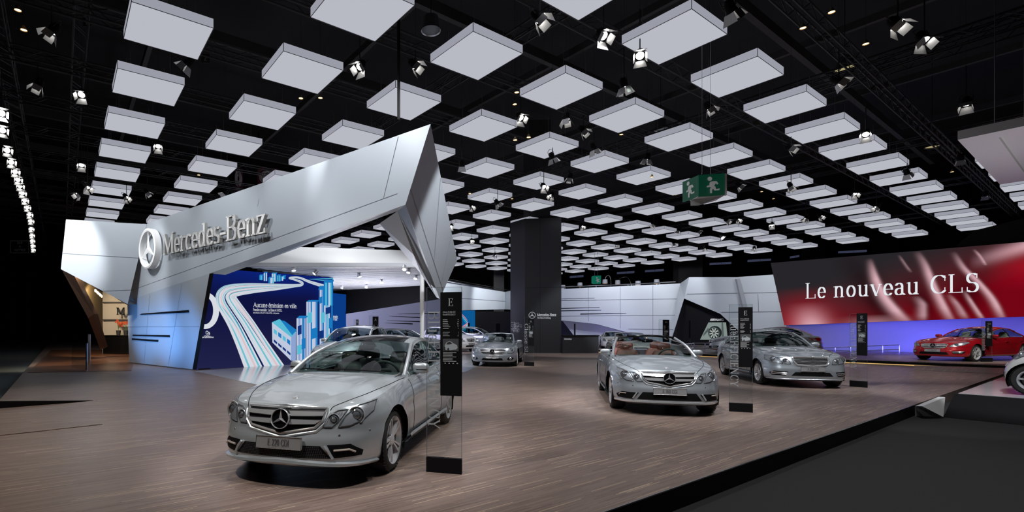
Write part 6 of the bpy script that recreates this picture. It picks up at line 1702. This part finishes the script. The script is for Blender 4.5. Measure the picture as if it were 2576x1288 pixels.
th = Vector((0, 0, .20)); Lc, Wc = 9.0, 6.2
bd = .55
outer = [k0, k0 + cu*Lc, k0 + cu*Lc + cv*Wc, k0 + cv*Wc]
f.obox(k0, cu*Lc, cv*bd, th); f.obox(k0 + cv*(Wc-bd), cu*Lc, cv*bd, th); f.obox(k0 + cv*bd, cu*bd, cv*(Wc-2*bd), th); f.obox(k0 + cu*(Lc-bd) + cv*bd, cu*bd, cv*(Wc-2*bd), th)
f.build('rim', M['white'], cn, world=True, smooth=False)
f = MB(); f.obox(k0 + cu*bd + cv*bd + Vector((0, 0, .09)), cu*(Lc-2*bd), cv*(Wc-2*bd), (0, 0, .1)); f.build('recessed_panel', M['white'], cn, world=True, smooth=False)
for a, b_ in ((.5, .5), (5, .5), (.5, 5.6), (5, 5.6)):
    f = MB(); p = k0 + cu*a + cv*b_ + th; f.tube([p, p + Vector((0, 0, 9.0))], .01, 5); f.build('suspension_wire', M['wire'], cn, world=True)

for n, (x0, x1, y) in enumerate(((1435, 1468, 698), (1554, 1596, 688), (1625, 1670, 683), (1788, 1840, 665), (1884, 1940, 657), (1991, 2011, 648), (2113, 2181, 635), (2251, 2329, 622))):
    a, b_ = P(x0, y+1.5, 75), P(x1, y-1.5, 75); f = MB(); f.obox(a, b_-a, (0, .3, 0), (0, 0, .28)); r = empty('strip_light', a, 0, 'dim bluish strip light above the far walls, %s from the left' % ORD[n], 'light', 'dim hall strip lights')
    f.build('tube_housing', glow('strip_glow', lin((58, 62, 84)), .8), r, world=True, smooth=False)
    f = MB(); c = (a+b_)/2; f.tube([c, Vector((c.x, c.y, 14.98))], .02, 4); f.build('hanger', M['steel'], r, world=True)
# ------------------------------------------------------------------ exit signs, posters
def facing(n, p): return n if n.dot(Vector((0, 0, EYE)) - p) > 0 else -n
def exit_man(mb, o, ex, ez, s, n, sx=None):
    """running figure from discs and limbs, in a unit square scaled by s"""
    def q(x, y): return o + ex*(x*(sx or s)) + ez*(y*s) + n
    mb.poly([q(.42 + .10*math.cos(2*math.pi*k/20), .80 + .10*math.sin(2*math.pi*k/20)) for k in range(20)])
    for pts in (((.42, .64), (.52, .68), (.72, .68), (.70, .62), (.56, .36), (.44, .40), (.40, .54)), ((.68, .68), (.73, .66), (.80, .56), (.74, .51), (.64, .62)),
                ((.42, .60), (.40, .50), (.30, .48), (.29, .40), (.46, .42), (.52, .52)), ((.48, .40), (.58, .34), (.52, .28), (.52, .12), (.43, .12), (.42, .32)), ((.52, .46), (.66, .44), (.70, .26), (.62, .24), (.55, .36)), ((.62, .32), (.62, .24), (.84, .24), (.86, .33), (.72, .31))):
        mb.poly([q(*p) for p in pts])
ex_s = empty('exit_sign', P(1770, 480, 12), 0, 'green three-sided exit sign with white running man, hanging in the middle of the hall', 'sign')
c0, c1, c2 = P(1758, 440, 11.8), P(1823.5, 436, 12.4), P(1717, 458, 12.6)
b0, b1, b2 = P(1758, 495, 11.8), P(1823.5, 490.5, 12.4), P(1717, 509, 12.6)
for a, b_, c, d, nm in ((c0, c1, b1, b0, 'right_face'), (c2, c0, b0, b2, 'left_face')):
    n = facing((b_-a).cross(d-a).normalized(), a)
    f = MB(); f.prism([a, b_, c, d], -n*.02); fo = f.build('sign_face', M['exit_green'], ex_s, world=True, smooth=False)
    f = MB(); ex = (c-d); s_ = (a-d).length; w_ = ex.length; ex.normalize(); ez = (a-d).normalized()
    exit_man(f, d + ex*(w_*.02), ex, ez, s_, n*.012, w_*.88); f.build('pictogram', M['exit_white'], ex_s, world=True, smooth=False)
f = MB(); f.prism([b0 + Vector((-.02, 0, 0)), b1, P(1800, 503, 13.0), P(1739, 518, 12.2), P(1737, 505, 12.2)], (0, 0, .01)); f.poly([P(1737, 503, 12.1), P(1737, 517.5, 12.1), P(1757, 517, 12.1), P(1800, 505, 12.4), P(1822, 492, 12.4), P(1758, 496, 11.9)]); f.obox(b1, c1-b1, (.06, .02, 0), (0, .05, 0)); f.build('sign_body', M['white'], ex_s, world=True, smooth=False)
for px in (1766, 1787): f = MB(); p = P(px, 438, 12.2); f.tube([p, p + Vector((0, 0, 6))], .004, 4); f.build('hanging_wire', M['wire'], ex_s, world=True)
f = MB(); a, b_, c, d = P(1493, 694, 45), P(1512, 693, 45), P(1512, 713.5, 45), P(1493, 714.5, 45); sx_ = empty('exit_sign', d, 0, 'small green exit sign with running man far away above the slotted wall', 'sign')
f.prism([a, b_, c, d], (0, .1, 0)); f.prism([P(1488.5, 696, 45.2), a, d, P(1488.5, 713, 45.2)], (0, .05, 0)); f.build('sign_face', mat('exit_green_lit', (0, .12, .07), .4, emis=(0, .12, .07), strength=.8), sx_, world=True, smooth=False)
f = MB(); exit_man(f, d + Vector((0, 0, 0)), Vector((1, 0, 0)), EZ, .66, Vector((0, -.02, 0))); f.build('pictogram', M['exit_white'], sx_, world=True, smooth=False)
for px in (1496, 1504): f = MB(); p = P(px, 694, 45.1); f.tube([p, p + Vector((0, 0, 3))], .01, 4); f.build('hanging_wire', M['wire'], sx_, world=True)
for nm, q, bgm, lab in (('poster', [P(590, 419, 36), P(611, 424, 35.5), P(611, 478, 35.5), P(590, 485, 36)], 'purple', 'narrow dark plum poster with white rings left above the portal wall'), ('poster', [P(648, 421, 36), P(700, 424, 36), P(700, 476, 36), P(648, 476, 36)], 'maroon', 'dark red poster with a white ring spiral above the portal wall')):
    r = empty(nm, q[3], 0, lab, 'poster'); f = MB(); f.prism(q, (0, .05, 0)); f.build('sheet', M[bgm], r, world=True, smooth=False)
    f = MB(); c = (q[0]+q[1]+q[2]+q[3])/4; w_ = (q[1]-q[0]).length*.38; h_ = (q[0]-q[3]).length*.30
    e_ = (q[1]-q[0]).normalized()
    for k in range(4):
        rr_ = 1 - .2*k; pts = [c + e_*(w_*rr_*math.cos(t)) + EZ*(h_*rr_*math.sin(t) + h_*.1) + Vector((0, -.04, 0)) for t in [R(-80 + 330*i/30) for i in range(31)]]; f.tube(pts, .035, 4)
    f.build('ring_spiral', M['poster_white'], r, world=True)
f = MB(); f.box(P(650, 440, 36.6) + Vector((0, .18, 0)), 3.75, 1.4, 2.4); f.tube([P(650, 420, 36.6), Vector((P(650, 420, 36.6).x, 36.6*S, 14.98))], .05, 5); tag(f.build('poster_box', M['black'], smooth=False), 'black hanging box that carries the two ringed posters', 'box')
for n, (px, py, s) in enumerate(((219, 56, '1'), (517, 147, '2'))):
    p = P(px, py, 18); f = MB(); f.box(p, .28, .02, .3); r = empty('roof_number_plate', p, 0, 'dim grey plate in the roof with the digit %s' % ('one, at the far left' if s == '1' else 'two, beside a light box'), 'sign'); f.build('plate', M['dark'], r, world=True, smooth=False)
    f = MB(); write(f, s, p + Vector((-.05, -.02, -.09)), (1, 0, 0), EZ, .18, .004, 1, 0, (.08, .06), False); f.build('digit', dim, r, world=True, smooth=False)

# ------------------------------------------------------------------ glass information columns
def totem(a, b_, label, top, body, vert='', h=1.92, base_h=.155, face=.60, pz=(.80, 1.87), pic=True, pale=False):
    ex = (b_-a); Wt = ex.length; ex.normalize(); n = Vector((ex.y, -ex.x, 0))
    r = empty('information_column', (a+b_)/2, 0, label, 'sign', 'glass information columns')
    f = MB(); f.obox(a - n*.0, ex*Wt, -n*.045, (0, 0, base_h)); f.build('base', M['black'], r, world=True, smooth=False)
    f = MB(); f.obox(a - n*.018 + Vector((0, 0, base_h)), ex*Wt, -n*.012, (0, 0, h-base_h)); f.build('glass_sheet', M['clear'], r, world=True, smooth=False)
    f = MB(); up = Vector((0, 0, h))
    for p in (a - n*.022, b_ - n*.022): f.obox(p + Vector((0, 0, base_h)), ex*.004*(1 if p == a - n*.022 else -1), -n*.004, (0, 0, h-base_h))
    f.obox(a - n*.022 + up, ex*Wt, -n*.004, (0, 0, .003)); f.build('glass_edge', M['seam'], r, world=True, smooth=False)
    fw = Wt*face; o = b_ - ex*fw
    f = MB(); f.obox(o - n*.010 + Vector((0, 0, pz[0])), ex*fw, -n*.026, (0, 0, pz[1]-pz[0])); pn = f.build('info_panel', M['black'], r, world=True, smooth=False)
    f = MB(); ctr = o + ex*fw/2 + n*(-.028); H_ = pz[1]-pz[0]
    def at(u, v): return o + ex*(fw*u) + Vector((0, 0, pz[1] - H_*v)) - n*.008
    k = .075 if len(top) == 1 else .06
    write(f, top, at(.5, .135), ex, EZ, H_*k, .001, .95, .03, (.07, .028), align='c')
    if pic:
        y = .20
        for s in body: write(f, s, at(.12, y), ex, EZ, H_*.017, .001, .8, .04, (.075, .05)); y += .026
        rr = random.Random(len(label)); y = .27
        for k in range(9):
            if k in (6,): y += .018
            for u0, u1 in ((.12, .12 + rr.uniform(.2, .36)), (.84 - rr.uniform(.0, .06), .86)):
                p = at(u0, y); f.obox(p, ex*fw*(u1-u0), n*.001, (0, 0, H_*.0055))
            y += .017
        for k in range(7): p = at(.13, .585 + .014*k); f.obox(p, ex*fw*(.45 if k % 3 else .62), n*.001, (0, 0, H_*.005))
        for k in range(4): p = at(.2 + .19*k, .69); f.obox(p, ex*fw*.06, n*.001, (0, 0, H_*.008))
    f.build('panel_print', mat('panel_print', (.50, .51, .52), .5), r, world=True, smooth=False)
    if pic:
        f = MB(); f.obox(at(.12, .57), ex*fw*.74, n*.001, (0, 0, H_*.12)); f.build('panel_picture', mat('print_ground', (.08, .085, .09), .4), r, world=True, smooth=False)
        f = MB(); c = lambda u, v: at(.16 + .66*u, .565 - .10*v) + n*.003
        f.poly([c(*p) for p in ((0, .25), (.1, .55), (.2, .8), (.45, .95), (.7, .72), (.95, .55), (1, .3), (.9, .12), (.5, .05), (.3, .02), (.1, .1))]); f.build('panel_picture', mat('print_car', (.42, .46, .48), .4), r, world=True, smooth=False)
        f = MB()
        for cx_, cy_ in ((.33, .12), (.05, .25)): f.poly([c(cx_ + .07*math.cos(2*math.pi*i/14), cy_ + .16*math.sin(2*math.pi*i/14)) for i in range(14)])
        f.poly([c(*p) for p in ((.2, .62), (.26, .78), (.46, .88), (.62, .68))]); f.v = [p + n*.002 for p in f.v]; f.build('panel_picture', M['dark'], r, world=True, smooth=False)
    if vert:
        f = MB(); hv = .095 if Wt > .3 else .1; p = a + ex*(Wt*.05) + Vector((0, 0, h-.24)) - n*.014
        kx = (h - .24 - .44)/(text_width(vert, 1, .05)*Wt*.34)
        write(f, vert, p, (0, 0, -1), ex, Wt*.34, .001, kx, .05, (.05, .022)); f.build('vertical_lettering', M['frost'], r, world=True, smooth=False)
    return r
totem(G(1072, 1187), G(1161, 1194), 'glass column with tall black panel beside the nearest silver coupe', 'E', ('Classe E 220 CDI', 'BlueEFFICIENCY'), 'BlueEFFICIENCY')
totem(G(1835, 1035), G(1894, 1038), 'glass column with black panel between the grey convertible and the grey saloon', 'E', ('Classe E 250 CDI', 'BlueEFFICIENCY'), 'BlueEFFICIENCY')
totem(G(2137, 972), G(2181, 975.5), 'glass column with black panel standing right of the grey saloon', 'E', ('Classe E 250 CDI', 'BlueEFFICIENCY'), 'BlueEFFICIENCY', h=1.86)
totem(G(1318.5, 920), G(1343, 921), 'narrow glass column with dark panel in front of the black pillar', 'SL', ('SL 500', ''), 'Classe SL')
ra = G(2471, 910, .15); rb = G(2497, 910, .15)
tt = totem(Vector((ra.x, ra.y, 0)), Vector((rb.x, rb.y, 0)), 'glass column with dark panel in front of the red car', 'CLS', ('CLS 350 CDI', ''), 'Premi\u00e8re mondiale', h=1.66, pz=(.62, 1.62)); tt.location.z = .15
def far_totem(px0, px1, ytop, h, label, top, face=1.0, pic=True):
    Y = (h-EYE)*F/(HY-ytop); a, b_ = P(px0, 825, Y), P(px1, 825, Y); a.z = b_.z = 0
    totem(a, b_, label, top, ('', ''), '', h, .18, face, (.8, h-.03), pic)
far_totem(928, 952, 794, 1.92, 'black column with one white letter standing behind the nearest car roof', 'A', .62)
far_totem(889, 902, 802.5, 1.95, 'small distant black column at the left end of the pale slotted wall', 'C', .5, False)
far_totem(1658, 1684, 803, 1.93, 'black column with three white letters just left of the tyre booth', 'SLK', .62)
far_totem(1177, 1182, 812, 1.93, 'thin dark column edge-on beside the white hatchback', '', 1.0, False)
far_totem(1248, 1258, 813, 1.93, 'grey lit column in the dark recess behind the roadster', '', 1.0, False)
far_totem(1444, 1448, 813.5, 1.95, 'thin dark column in front of the bluish lower wall', '', 1.0, False)
far_totem(1734, 1737, 805, 2.05, 'thin steel-edged column inside the black tyre booth', '', 1.0, False)
